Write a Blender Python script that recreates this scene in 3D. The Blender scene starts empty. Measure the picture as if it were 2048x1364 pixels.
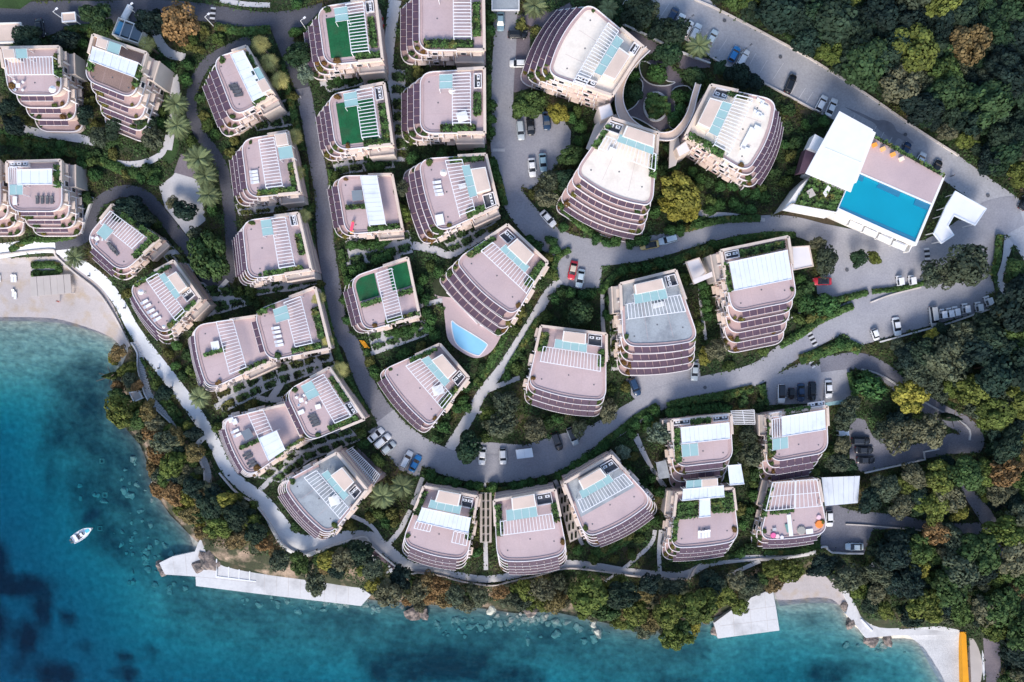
import bpy, bmesh, math, random
import numpy as np
from mathutils import Vector, Matrix

# ------------------------------------------------------------------ camera, sky, sun, exposure
S = bpy.context.scene
H = 203.0                       # drone height above the sea
FPX = 28.0 / 36.0 * 2048.0      # focal length in photo pixels
cam_d = bpy.data.cameras.new('camera'); cam = bpy.data.objects.new('camera', cam_d)
S.collection.objects.link(cam); S.camera = cam
cam_d.lens = 28.0; cam_d.sensor_width = 36.0; cam_d.clip_start = 1.0; cam_d.clip_end = 3000.0
cam.location = (0, 0, H); cam.rotation_euler = (0, 0, 0)

SUN_EL, SUN_AZ = math.radians(36), math.radians(190)   # azimuth clockwise from +Y (image top): light from the bottom of the picture
world = bpy.data.worlds.new('World'); S.world = world; world.use_nodes = True
wn = world.node_tree; bg = wn.nodes['Background']
sky = wn.nodes.new('ShaderNodeTexSky'); sky.sky_type = 'NISHITA'; sky.sun_disc = False
sky.sun_elevation = SUN_EL; sky.sun_rotation = SUN_AZ
sky.dust_density = 1.0; sky.ozone_density = 1.0; sky.air_density = 1.0
wn.links.new(sky.outputs[0], bg.inputs[0]); bg.inputs[1].default_value = 0.15
sun_d = bpy.data.lights.new('sun', 'SUN'); sun = bpy.data.objects.new('sun', sun_d); S.collection.objects.link(sun)
sun_d.energy = 1.9; sun_d.angle = math.radians(20); sun_d.color = (1.0, 0.90, 0.79)
_d = Vector((math.sin(SUN_AZ)*math.cos(SUN_EL), math.cos(SUN_AZ)*math.cos(SUN_EL), math.sin(SUN_EL)))
sun.rotation_euler = _d.to_track_quat('Z', 'Y').to_euler(); sun.location = _d*150
S.view_settings.view_transform = 'Standard'; S.view_settings.look = 'None'
S.view_settings.exposure = 0.86; S.view_settings.gamma = 1.0; S.view_settings.use_curve_mapping = False
S.cycles.use_denoising = True
S.cycles.max_bounces = 6; S.cycles.diffuse_bounces = 3; S.cycles.transparent_max_bounces = 12
rng = np.random.default_rng(7); random.seed(7)
COL = S.collection

# ------------------------------------------------------------------ helpers: terrain and projection
def smooth(pts, closed=False, k=5):
    """Catmull-Rom through the points"""
    P = [np.array(p, float) for p in pts]; n = len(P); out = []
    for i in range(n if closed else n-1):
        p1, p2 = P[i], P[(i+1) % n]
        p0 = P[(i-1) % n] if (closed or i > 0) else p1
        p3 = P[(i+2) % n] if (closed or i+2 < n) else p2
        for j in range(k):
            t = j/k
            out.append(0.5*((2*p1)+(p2-p0)*t+(2*p0-5*p1+4*p2-p3)*t*t+(3*p1-p0-3*p2+p3)*t**3))
    if not closed: out.append(P[-1])
    return [tuple(p) for p in out]

def inpoly(X, Y, poly):
    c = np.zeros(X.shape, bool); n = len(poly)
    for i in range(n):
        x1, y1 = poly[i]; x2, y2 = poly[(i+1) % n]
        if y1 == y2: continue
        m = (y1 > Y) != (y2 > Y)
        c ^= m & (X < (x2-x1)*(Y-y1)/(y2-y1)+x1)
    return c

def segdist(X, Y, pts):
    d = np.full(X.shape, 1e9)
    for (x1, y1), (x2, y2) in zip(pts[:-1], pts[1:]):
        L = (x2-x1)**2+(y2-y1)**2+1e-9
        t = np.clip(((X-x1)*(x2-x1)+(Y-y1)*(y2-y1))/L, 0, 1)
        d = np.minimum(d, np.hypot(X-x1-t*(x2-x1), Y-y1-t*(y2-y1)))
    return d

def ss(x, a, b):
    t = np.clip((x-a)/(b-a), 0, 1); return t*t*(3-2*t)

COAST = smooth([(-1500,628),(-400,632),(0,634),(60,634),(120,638),(180,652),(225,668),(252,690),(244,730),(248,770),(238,800),
 (232,832),(258,855),(286,885),(296,920),(306,960),(322,1000),(345,1030),(378,1060),(388,1092),(400,1130),(440,1150),(520,1166),(600,1176),
 (690,1190),(745,1196),(790,1200),(840,1203),(900,1205),(960,1211),(1040,1222),(1100,1216),(1160,1226),(1230,1246),(1290,1256),
 (1340,1262),(1385,1240),(1430,1232),(1500,1205),(1545,1200),(1570,1205),(1610,1199),(1660,1199),(1688,1208),(1700,1240),(1738,1272),
 (1790,1276),(1828,1275),(1848,1310),(1872,1345),(1890,1380),(1930,1500),(2100,1700),(2600,2100),(3600,2600)], k=4)
LAND = COAST + [(3600,-1500),(-1500,-1500)]
GS = 16; GX0, GY0, GX1, GY1 = -800, -640, 2848, 2000
gx = np.arange(GX0, GX1+1, GS); gy = np.arange(GY0, GY1+1, GS)
MX, MY = np.meshgrid(gx, gy)
_in = inpoly(MX, MY, LAND); _d0 = segdist(MX, MY, COAST)
beach = np.zeros(MX.shape)
for (bx, by, rx, ry) in [(-60,590,330,110),(1620,1170,110,60),(1900,1330,90,110)]:
    beach = np.maximum(beach, 1-ss(np.hypot((MX-bx)/rx, (MY-by)/ry), 0.55, 1.25))
zl = 0.15+5.0*ss(_d0,0,75)+11.0*ss(_d0,60,800)
zl = zl*(1-beach)+beach*(0.012*_d0)
sh = 1-ss(np.hypot((MX-60)/420, (MY-620)/260), 0.3, 1.0)
zd = -(0.15+1.6*ss(_d0,0,40)+4.2*ss(_d0,30,330)+5.0*ss(_d0,250,900))*(1-0.62*sh)
sh2 = 1-ss(np.hypot((MX-1640)/130, (MY-1220)/90), 0.3, 1.0); zd *= (1-.45*sh2)
GZ = np.where(_in, zl, zd)
for _ in range(3):
    p = np.pad(GZ, 1, mode='edge')
    GZ = (p[:-2,1:-1]+p[2:,1:-1]+p[1:-1,:-2]+p[1:-1,2:]+2*p[1:-1,1:-1])/6
def G(px, py):
    fx = min(max((px-GX0)/GS, 0), len(gx)-1.001); fy = min(max((py-GY0)/GS, 0), len(gy)-1.001)
    i, j = int(fx), int(fy); a, b = fx-i, fy-j
    return float((GZ[j,i]*(1-a)+GZ[j,i+1]*a)*(1-b)+(GZ[j+1,i]*(1-a)+GZ[j+1,i+1]*a)*b)
def W(px, py, z):
    k = (H-z)/FPX; return Vector(((px-1024)*k, -(py-682)*k, z))
def pix(x, y, z):
    k = FPX/(H-z); return (1024+x*k, 682-y*k)
def Wg(px, py, off=0.0): return W(px, py, G(px, py)+off)
def ground_xy(x, y):
    z = 6.0
    for _ in range(5): z = G(*pix(x, y, z))
    return z

# mask of everything that is not planted (half resolution)
MASK = np.zeros((682, 1024), bool)
_yy, _xx = np.mgrid[0:682, 0:1024]
def mask_poly(poly, m=None):
    m = MASK if m is None else m
    q = [(x/2, y/2) for x, y in poly]
    x0 = max(int(min(p[0] for p in q))-1, 0); x1 = min(int(max(p[0] for p in q))+2, 1024)
    y0 = max(int(min(p[1] for p in q))-1, 0); y1 = min(int(max(p[1] for p in q))+2, 682)
    if x0 >= x1 or y0 >= y1: return
    m[y0:y1, x0:x1] |= inpoly(_xx[y0:y1, x0:x1]+.5, _yy[y0:y1, x0:x1]+.5, q)
def masked(px, py, m=None):
    m = MASK if m is None else m
    i, j = int(px/2), int(py/2)
    if i < 0 or j < 0 or i >= 1024 or j >= 682: return False
    return bool(m[j, i])

# ------------------------------------------------------------------ helpers: materials
MATS = {}
def mat(name, col, rough=0.7, var=0.12, scale=1.5, fine=0.0, fscale=14.0, objcol=False, metallic=0.0, bump=0.0, attr=None, spec=0.4, second=None, sscale=0.2, s0=.45, s1=.6, trans=0.0):
    m = bpy.data.materials.new(name); m.use_nodes = True; MATS[name] = m
    nt = m.node_tree; N = nt.nodes; L = nt.links; p = N['Principled BSDF']
    p.inputs['Roughness'].default_value = rough; p.inputs['Metallic'].default_value = metallic
    p.inputs['Specular IOR Level'].default_value = spec
    geo = N.new('ShaderNodeNewGeometry')
    if objcol:
        oi = N.new('ShaderNodeObjectInfo'); src = oi.outputs['Color']
    else:
        r = N.new('ShaderNodeRGB'); r.outputs[0].default_value = (*col, 1); src = r.outputs[0]
    if second is not None:
        nz = N.new('ShaderNodeTexNoise'); nz.inputs['Scale'].default_value = sscale; nz.inputs['Detail'].default_value = 5
        L.new(geo.outputs['Position'], nz.inputs['Vector'])
        mr = N.new('ShaderNodeMapRange'); mr.inputs[1].default_value = s0; mr.inputs[2].default_value = s1
        L.new(nz.outputs[0], mr.inputs[0])
        mx = N.new('ShaderNodeMix'); mx.data_type = 'RGBA'; L.new(mr.outputs[0], mx.inputs[0]); L.new(src, mx.inputs[6])
        mx.inputs[7].default_value = (*second, 1); src = mx.outputs[2]
    def modulate(src, fac_out, amp):
        mr = N.new('ShaderNodeMapRange'); mr.inputs[1].default_value = 0.25; mr.inputs[2].default_value = 0.75
        mr.inputs[3].default_value = 1-amp; mr.inputs[4].default_value = 1+amp
        L.new(fac_out, mr.inputs[0])
        vm = N.new('ShaderNodeVectorMath'); vm.operation = 'SCALE'; L.new(src, vm.inputs[0]); L.new(mr.outputs[0], vm.inputs['Scale'])
        return vm.outputs[0]
    if var > 0:
        nz = N.new('ShaderNodeTexNoise'); nz.inputs['Scale'].default_value = scale*0.35; nz.inputs['Detail'].default_value = 4
        L.new(geo.outputs['Position'], nz.inputs['Vector']); src = modulate(src, nz.outputs[0], var)
    if fine > 0:
        nz = N.new('ShaderNodeTexNoise'); nz.inputs['Scale'].default_value = fscale*0.35; nz.inputs['Detail'].default_value = 2
        L.new(geo.outputs['Position'], nz.inputs['Vector']); src = modulate(src, nz.outputs[0], fine)
        if bump > 0:
            b = N.new('ShaderNodeBump'); b.inputs['Strength'].default_value = bump; b.inputs['Distance'].default_value = 0.05
            L.new(nz.outputs[0], b.inputs['Height']); L.new(b.outputs[0], p.inputs['Normal'])
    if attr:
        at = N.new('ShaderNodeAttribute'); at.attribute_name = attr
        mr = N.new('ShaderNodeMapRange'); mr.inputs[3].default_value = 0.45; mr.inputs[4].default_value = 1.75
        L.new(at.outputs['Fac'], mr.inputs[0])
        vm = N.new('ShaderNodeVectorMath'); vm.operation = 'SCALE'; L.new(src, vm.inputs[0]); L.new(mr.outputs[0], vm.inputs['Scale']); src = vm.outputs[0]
    L.new(src, p.inputs['Base Color'])
    if trans > 0:
        tb = N.new('ShaderNodeBsdfTransparent'); tb.inputs[0].default_value = (.8,.95,.95,1)
        ms = N.new('ShaderNodeMixShader'); ms.inputs[0].default_value = trans
        L.new(p.outputs[0], ms.inputs[1]); L.new(tb.outputs[0], ms.inputs[2]); L.new(ms.outputs[0], N['Material Output'].inputs[0])
    return m
mat('deck', (.525,.402,.402), .75, .06, .6, .06, 9, second=(.475,.365,.375), sscale=.11, s0=.45, s1=.65)
mat('deck_brown', (.27,.185,.16), .85, .08, 1, .22, 14)
mat('deck_white', (.82,.74,.65), .8, .05, 1, .05, 6, second=(.68,.60,.52), sscale=.35, s0=.52, s1=.72)
mat('deck_grey', (.34,.37,.40), .85, .12, 1, .12, 9, second=(.22,.24,.27), sscale=.3, s0=.5, s1=.68)
mat('rim', (.80,.755,.76), .6, .05)
mat('terrace', (.48,.345,.335), .8, .10, 1.2, .07, 8)
mat('plum', (.088,.052,.078), .55, .18, 3)
mat('cream', (.70,.575,.49), .8, .08, 1.0, .05, 5)
mat('greige', (.50,.45,.42), .8, .08, 1.0)
mat('white', (.80,.80,.82), .5, .04)
mat('white_warm', (.82,.79,.75), .6, .04)
mat('canopy', (.74,.78,.83), .45, .06, .8, second=(.60,.64,.70), sscale=.4, s0=.55, s1=.75)
mat('glass_aqua', (.40,.60,.60), .15, .05, trans=.25)
mat('glass_dark', (.02,.025,.035), .08, 0, spec=.6)
mat('box_top', (.66,.52,.44), .85, .10, .8, .05)
mat('dark_grey', (.10,.105,.12), .8, .15)
mat('turf', (.008,.105,.038), .95, .25, 1.2, .22, 10, bump=.4, second=(.022,.088,.036), sscale=.35, s0=.5, s1=.68)
mat('lawn', (.03,.062,.018), .95, .25, 1, .3, 10)
mat('road', (.315,.315,.345), .85, .10, .25, .13, 8, bump=.3, second=(.25,.25,.285), sscale=.09, s0=.45, s1=.7)
mat('asphalt', (.085,.086,.105), .9, .15, .3, .22, 10)
mat('lane', (.185,.185,.215), .9, .12, .3, .2, 9, bump=.3, second=(.15,.15,.18), sscale=.1, s0=.45, s1=.7)
mat('road_light', (.40,.40,.425), .85, .08, .25, .15, 8, second=(.32,.32,.345), sscale=.08, s0=.45, s1=.7)
mat('wet', (.21,.21,.235), .5, .2)
mat('path', (.49,.48,.49), .85, .07, .7, .07, 8)
mat('concrete', (.66,.65,.65), .8, .06, .5, .06, 6, second=(.46,.45,.45), sscale=.22, s0=.52, s1=.75)
mat('promenade', (.66,.67,.69), .8, .06, .5, .05, 6)
mat('stone_wall', (.62,.56,.52), .85, .15, 2)
mat('kerb', (.55,.54,.54), .85, .1)
mat('paving_dark', (.17,.145,.165), .85, .12, .6, .18, 10)
mat('sand', (.45,.405,.40), .95, .08, .6, .10, 12, second=(.42,.34,.27), sscale=.3, s0=.5, s1=.7)
mat('pebble', (.50,.50,.51), .95, .12, .6, .2, 12)
mat('ground', (.035,.045,.022), 1, .35, .5, .3, 6, second=(.09,.066,.042), sscale=.12, s0=.5, s1=.68)
mat('cliff', (.30,.22,.16), .95, .3, 1.0, .3, 6, bump=.6, second=(.045,.05,.025), sscale=.25, s0=.36, s1=.52)
mat('rock', (.25,.20,.175), .95, .35, 3.5, .4, 8, bump=.9, second=(.10,.09,.085), sscale=.8, s0=.45, s1=.6)
mat('rock_pale', (.52,.52,.44), .95, .15, 1.5)
mat('trunk', (.16,.12,.095), .95, .25, 3)
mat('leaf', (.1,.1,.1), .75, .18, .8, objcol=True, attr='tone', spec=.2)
mat('cover', (.046,.084,.030), .8, .45, .5, attr='tone', spec=.2, second=(.085,.088,.028), sscale=.12, s0=.5, s1=.66)
mat('hedge', (.056,.108,.031), .8, .30, 1.2, attr='tone', spec=.2, second=(.13,.12,.035), sscale=.4, s0=.55, s1=.7)
mat('soil', (.05,.035,.028), 1, .2)
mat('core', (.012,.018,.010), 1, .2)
mat('paint', (.5,.5,.5), .25, 0, objcol=True, spec=.6)
mat('object', (.5,.5,.5), .6, .05, objcol=True)
mat('tyre', (.02,.02,.02), .8, 0)
mat('marking', (.62,.61,.62), .8, .15, 3)
mat('pool_tile', (.02,.88,1.0), .35, .04, .5)
mat('pool_pale', (.28,.60,.82), .35, .04)
mat('pool_step', (.16,.60,.80), .4, .03)
mat('yellow', (.85,.36,.01), .6, .08)

# ------------------------------------------------------------------ helpers: meshes and things
def mesh(name, V, F, m):
    me = bpy.data.meshes.new(name); me.from_pydata([tuple(v) for v in V], [], F)
    me.materials.append(MATS[m]); me.update(); return me
def link(name, me, parent=None, loc=(0,0,0)):
    o = bpy.data.objects.new(name, me); COL.objects.link(o)
    o.location = loc
    if parent is not None: o.parent = parent
    return o
def tag(o, label, cat, group=None):
    o['label'] = label; o['category'] = cat
    if group: o['group'] = group
    return o
def thing(name, label, cat, loc, rz=0.0, group=None):
    o = bpy.data.objects.new(name, None); COL.objects.link(o); o.empty_display_size = .5
    o.location = loc; o.rotation_euler = (0,0,rz); return tag(o, label, cat, group)
def org(parent): return Vector(parent.location) if parent is not None else Vector((0,0,0))
def area2(poly): return sum(a[0]*b[1]-b[0]*a[1] for a, b in zip(poly, poly[1:]+poly[:1]))
def prism(name, poly, z0, z1, m, parent=None, ztop=None):
    poly = [(p[0], p[1]) for p in poly]
    if area2(poly) < 0: poly = poly[::-1]
    O = org(parent); n = len(poly)
    V = [(x-O.x, y-O.y, z0-O.z) for x, y in poly]+[(x-O.x, y-O.y, z1-O.z) for x, y in poly]
    F = [tuple(range(n-1,-1,-1)), tuple(range(n, 2*n))]+[(i, (i+1)%n, n+(i+1)%n, n+i) for i in range(n)]
    return link(name, mesh(name, V, F, m), parent)
UC = {}
def unitbox(m):
    if m not in UC:
        V = [(x,y,z) for z in (-.5,.5) for x,y in ((-.5,-.5),(.5,-.5),(.5,.5),(-.5,.5))]
        UC[m] = mesh('box_'+m, V, [(3,2,1,0),(4,5,6,7),(0,1,5,4),(1,2,6,5),(2,3,7,6),(3,0,4,7)], m)
    return UC[m]
def box(name, c, dims, rz, m, parent=None, rx=0, ry=0):
    o = link(name, unitbox(m), parent, Vector(c)-org(parent)); o.scale = dims; o.rotation_euler = (rx, ry, rz); return o
def bar(name, a, b, w, h, m, parent=None):
    a, b = Vector(a), Vector(b); d = b-a
    o = link(name, unitbox(m), parent, (a+b)/2-org(parent)); o.scale = (d.length, w, h)
    o.rotation_euler = (0, -math.atan2(d.z, math.hypot(d.x, d.y)), math.atan2(d.y, d.x)); return o
def wall_strip(name, pts, w, z0, z1, m, parent=None, closed=False):
    """vertical band of width w along 2D points; z0/z1 numbers or per-point lists"""
    n = len(pts); O = org(parent); V = []; F = []
    Z0 = z0 if isinstance(z0, (list, tuple)) else [z0]*n; Z1 = z1 if isinstance(z1, (list, tuple)) else [z1]*n
    for i in range(n):
        a = Vector(pts[i-1][:2]) if (i > 0 or closed) else Vector(pts[i][:2]); b = Vector(pts[(i+1)%n][:2]) if (i < n-1 or closed) else Vector(pts[i][:2])
        t = (b-a); t = t.normalized() if t.length > 1e-6 else Vector((1,0)); nrm = Vector((-t.y, t.x))*w/2
        p = Vector(pts[i][:2])
        for q, z in ((p-nrm, Z0[i]), (p+nrm, Z0[i]), (p+nrm, Z1[i]), (p-nrm, Z1[i])): V.append((q.x-O.x, q.y-O.y, z-O.z))
    for i in range(n if closed else n-1):
        j = (i+1) % n; a, b = i*4, j*4
        for k in range(4): F.append((a+k, b+k, b+(k+1)%4, a+(k+1)%4))
    if not closed: F += [(3,2,1,0), (n*4-4, n*4-3, n*4-2, n*4-1)]
    me = mesh(name, V, F, m); return link(name, me, parent)
def fix_normals(me):
    bm = bmesh.new(); bm.from_mesh(me); bmesh.ops.recalc_face_normals(bm, faces=bm.faces); bm.to_mesh(me); bm.free()
def cards(C, Nn, size, tone, asp=1.0, rg=rng):
    """leaf cards: centres C(n,3), normals Nn(n,3), size(n), tone(n) -> V,F,T"""
    n = len(C); Nn = Nn/np.maximum(np.linalg.norm(Nn, axis=1, keepdims=True), 1e-6)
    r = rg.normal(size=(n,3)); u = np.cross(Nn, r); u /= np.maximum(np.linalg.norm(u, axis=1, keepdims=True), 1e-6)
    v = np.cross(Nn, u); s = size[:,None]
    V = np.stack([C-u*s-v*s*asp*.5, C+u*s*.35-v*s*asp, C+u*s+v*s*asp*.5, C-u*s*.35+v*s*asp], 1).reshape(-1,3)
    return V, np.arange(4*n).reshape(-1,4), np.repeat(tone, 4)
def card_mesh(name, V, F, T, m):
    me = bpy.data.meshes.new(name); n = len(V); f = len(F)
    me.vertices.add(n); me.vertices.foreach_set('co', np.ascontiguousarray(V, dtype=np.float32).ravel())
    me.loops.add(f*4); me.loops.foreach_set('vertex_index', F.ravel().astype(np.int32))
    me.polygons.add(f); me.polygons.foreach_set('loop_start', (np.arange(f)*4).astype(np.int32))
    me.polygons.foreach_set('loop_total', np.full(f, 4, np.int32))
    a = me.attributes.new('tone', 'FLOAT', 'POINT'); a.data.foreach_set('value', T.astype(np.float32))
    me.materials.append(MATS[m]); me.update(calc_edges=True); return me
def drape(name, poly, m, off, smoothed=False, kind='structure', parent=None, mk=True, cell=16, flat=None):
    if smoothed: poly = smooth(poly, True, 5)
    if mk: mask_poly(poly)
    bm = bmesh.new(); bm.faces.new([bm.verts.new((x, y, 0)) for x, y in poly])
    bmesh.ops.triangulate(bm, faces=bm.faces[:])
    xs = [p[0] for p in poly]; ys = [p[1] for p in poly]
    for ax, lo, hi in ((0, min(xs), max(xs)), (1, min(ys), max(ys))):
        k = math.floor(lo/cell)*cell
        while k < hi:
            k += cell; co = [0,0,0]; no = [0,0,0]; co[ax] = k; no[ax] = 1
            bmesh.ops.bisect_plane(bm, geom=bm.verts[:]+bm.edges[:]+bm.faces[:], plane_co=co, plane_no=no, dist=1e-4)
    O = org(parent)
    for v in bm.verts:
        v.co = (W(v.co.x, v.co.y, flat) if flat is not None else Wg(v.co.x, v.co.y, off)) - O
    bmesh.ops.recalc_face_normals(bm, faces=bm.faces[:])
    if sum(f.normal.z for f in bm.faces) < 0: bmesh.ops.reverse_faces(bm, faces=bm.faces[:])
    me = bpy.data.meshes.new(name); bm.to_mesh(me); bm.free(); me.materials.append(MATS[m])
    o = link(name, me, parent)
    if kind: o['kind'] = kind
    return o
_ri = [0]
def strip_poly(pts, w, k=6):
    c = smooth(pts, False, k); n = len(c); Wd = w if isinstance(w, (list, tuple)) else [w]*len(pts)
    Lp, Rp = [], []
    for i in range(n):
        a = np.array(c[max(i-1,0)]); b = np.array(c[min(i+1,n-1)]); t = b-a; t = t/np.linalg.norm(t); nr = np.array([-t[1], t[0]])
        u = i/k; j = min(int(u), len(pts)-2); ww = Wd[j]+(Wd[j+1]-Wd[j])*(u-j)
        Lp.append(np.array(c[i])+nr*ww/2); Rp.append(np.array(c[i])-nr*ww/2)
    return c, Lp, Rp
def strip(name, pts, w, m, off=0.10, kind='structure', k=6, mk=True):
    _ri[0] += 1; off += 0.005*_ri[0]
    c, Lp, Rp = strip_poly(pts, w, k)
    if mk: mask_poly([tuple(p) for p in Lp]+[tuple(p) for p in Rp[::-1]])
    V = []; F = []; M = 4
    for a, b in zip(Lp, Rp):
        for q in range(M+1):
            p = a+(b-a)*q/M; V.append(Wg(p[0], p[1], off))
    for i in range(len(Lp)-1):
        for q in range(M):
            a = i*(M+1)+q; F.append((a, a+1, a+M+2, a+M+1))
    me = mesh(name, V, F, m)
    if sum(p.normal.z for p in me.polygons) < 0: me.flip_normals()
    o = link(name, me); 
    if kind: o['kind'] = kind
    return o
def ground_wall(name, pts, w, h, m, label, cat='wall', k=4, group=None, sink=.6):
    c = smooth(pts, False, k) if k > 1 else pts
    P = [Wg(x, y) for x, y in c]
    o = wall_strip(name, [(p.x, p.y) for p in P], w, [p.z-sink for p in P], [p.z+h for p in P], m); fix_normals(o.data)
    return tag(o, label, cat, group)
# ------------------------------------------------------------------ the setting: ground, sea bed, sea
def terrain():
    ny, nx = MX.shape
    V = [tuple(W(MX[j,i], MY[j,i], GZ[j,i])) for j in range(ny) for i in range(nx)]
    Fl, Fs = [], []
    for j in range(ny-1):
        for i in range(nx-1):
            f = (j*nx+i, (j+1)*nx+i, (j+1)*nx+i+1, j*nx+i+1)
            (Fl if min(GZ[j,i], GZ[j+1,i], GZ[j,i+1], GZ[j+1,i+1]) > 0.12 else Fs).append(f)
    def sub(name, F, m):
        used = sorted({v for f in F for v in f}); idx = {v: i for i, v in enumerate(used)}
        me = mesh(name, [V[v] for v in used], [tuple(idx[v] for v in f) for f in F], m)
        o = link(name, me); o['kind'] = 'structure'; return o, used
    sub('ground', Fl, 'ground')
    sb, used = sub('seabed', Fs, 'sand')
    # sea grass cover as a property of the bed: hand-placed meadows
    X = MX.ravel()[used].astype(float); Y = MY.ravel()[used].astype(float); D = _d0.ravel()[used]
    w = np.zeros(len(used))
    for (bx, by, rx, ry, a) in [(185,760,110,45,.7),(190,850,110,90,.85),(230,960,110,90,.8),(270,1060,110,70,.7),(105,880,30,120,.55),(330,1120,90,60,.45),
        (30,1170,85,26,1),(85,1205,24,62,.95),(52,1275,26,44,1),(-10,1130,30,60,1),(-10,1250,30,60,.9),(136,1236,16,18,.9),(112,1350,48,28,1),(60,1330,50,30,.5),(250,1316,22,14,.9),(258,1348,22,20,.95),(230,1343,16,12,.7),(298,1302,12,14,.8),
        (170,1290,14,30,.4),(560,1200,200,26,.45),(760,1230,220,35,.55),(740,1310,40,45,.6),(800,1335,80,50,.9),(900,1325,110,45,.95),(960,1285,90,30,.75),(1010,1355,90,30,.85),(1060,1300,90,30,.5),
        (1350,1364,60,22,.7),(1240,1320,60,20,.3),(1660,1345,60,30,.8),(1720,1330,40,20,.5),(1700,1290,40,14,.5),(1620,1240,50,16,.35),(1560,1340,30,20,.2)]:
        w = np.maximum(w, a*(1-ss(np.hypot((X-bx)/rx, (Y-by)/ry), 0.5, 1.35)))
    w = np.maximum(w, .20*ss(D, 30, 120)*(X > 330)*(1-ss(D,150,330)))
    w = np.maximum(w, .55*(1-ss(D, 50, 190))*(X > 330)*(X < 1420))
    at = sb.data.attributes.new('seagrass', 'FLOAT', 'POINT'); at.data.foreach_set('value', w.astype(np.float32))
    m = bpy.data.materials.new('seabed'); m.use_nodes = True; nt = m.node_tree; N, L = nt.nodes, nt.links; p = N['Principled BSDF']; p.inputs['Roughness'].default_value = 1
    p.inputs['Specular IOR Level'].default_value = 0
    geo = N.new('ShaderNodeNewGeometry'); a = N.new('ShaderNodeAttribute'); a.attribute_name = 'seagrass'
    n1 = N.new('ShaderNodeTexNoise'); n1.inputs['Scale'].default_value = .16; n1.inputs['Detail'].default_value = 6; n1.inputs['Roughness'].default_value = .62
    n2 = N.new('ShaderNodeTexNoise'); n2.inputs['Scale'].default_value = .75; n2.inputs['Detail'].default_value = 5
    for n_ in (n1, n2): L.new(geo.outputs['Position'], n_.inputs['Vector'])
    s1 = N.new('ShaderNodeMath'); s1.operation = 'MULTIPLY_ADD'; L.new(n1.outputs[0], s1.inputs[0]); s1.inputs[1].default_value = 1.3; s1.inputs[2].default_value = -.65
    s2 = N.new('ShaderNodeMath'); s2.operation = 'ADD'; L.new(a.outputs['Fac'], s2.inputs[0]); L.new(s1.outputs[0], s2.inputs[1])
    mr = N.new('ShaderNodeMapRange'); mr.inputs[1].default_value = .05; mr.inputs[2].default_value = .95; L.new(s2.outputs[0], mr.inputs[0])
    mx = N.new('ShaderNodeMix'); mx.data_type = 'RGBA'; L.new(mr.outputs[0], mx.inputs[0])
    mx.inputs[6].default_value = (.60,.56,.47,1); mx.inputs[7].default_value = (.072,.105,.12,1)
    mr2 = N.new('ShaderNodeMapRange'); mr2.inputs[1].default_value = .3; mr2.inputs[2].default_value = .7; mr2.inputs[3].default_value = .78; mr2.inputs[4].default_value = 1.22
    L.new(n2.outputs[0], mr2.inputs[0]); vm = N.new('ShaderNodeVectorMath'); vm.operation = 'SCALE'; L.new(mx.outputs[2], vm.inputs[0]); L.new(mr2.outputs[0], vm.inputs['Scale'])
    L.new(vm.outputs[0], p.inputs['Base Color'])
    sb.data.materials.clear(); sb.data.materials.append(m)
terrain()

def sea():
    m = bpy.data.materials.new('sea_water'); m.use_nodes = True; nt = m.node_tree; N, L = nt.nodes, nt.links
    out = N['Material Output']; N.remove(N['Principled BSDF'])
    tr = N.new('ShaderNodeBsdfTransparent'); gl = N.new('ShaderNodeBsdfGlossy'); gl.inputs['Roughness'].default_value = .12
    fr = N.new('ShaderNodeFresnel'); fr.inputs[0].default_value = 1.26
    geo = N.new('ShaderNodeNewGeometry'); nz = N.new('ShaderNodeTexNoise'); nz.inputs['Scale'].default_value = .55; nz.inputs['Detail'].default_value = 6
    L.new(geo.outputs['Position'], nz.inputs['Vector'])
    bp = N.new('ShaderNodeBump'); bp.inputs['Strength'].default_value = .7; bp.inputs['Distance'].default_value = .25
    L.new(nz.outputs[0], bp.inputs['Height']); L.new(bp.outputs[0], gl.inputs['Normal']); L.new(bp.outputs[0], fr.inputs['Normal'])
    mx = N.new('ShaderNodeMixShader'); L.new(fr.outputs[0], mx.inputs[0]); L.new(tr.outputs[0], mx.inputs[1]); L.new(gl.outputs[0], mx.inputs[2]); L.new(mx.outputs[0], out.inputs[0])
    va = N.new('ShaderNodeVolumeAbsorption'); va.inputs['Color'].default_value = (.0,.80,.90,1); va.inputs['Density'].default_value = .45
    L.new(va.outputs[0], out.inputs['Volume']); MATS['sea_water'] = m
    o = prism('sea', [(-430,-330),(430,-330),(430,330),(-430,330)], -24, 0.0, 'sea_water'); o['kind'] = 'structure'
sea()

# ------------------------------------------------------------------ roads and paved areas (photo pixels, draped over the ground)
strip('road', [(-60,52),(0,50),(60,42),(120,32),(200,26),(300,20),(400,24),(480,36),(540,42),(600,36),(650,22)], [86,84,78,62,48,42,36,34,36,38,36], 'asphalt')
strip('road', [(556,40),(575,95),(590,135),(607,182)], [40,34,31,30], 'asphalt', off=.06)
strip('road', [(606,176),(620,250),(637,341),(644,391),(652,491),(668,591),(683,666),(702,690),(727,757),(757,812),(790,858)], [30,30,32,30,34,33,33,35,35,38,46], 'lane')
strip('road', [(770,832),(795,862),(850,905),(920,932),(987,938),(1050,932),(1100,920),(1174,885),(1249,838),(1324,796),(1399,775),(1474,760),(1524,742),(1570,708),(1630,668),(1700,632),(1770,606),(1850,588),(1930,572),(1985,560)],
      [44,46,52,54,56,54,54,50,48,44,42,44,44,44,50,56,60,60,56,50], 'road')
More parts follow.
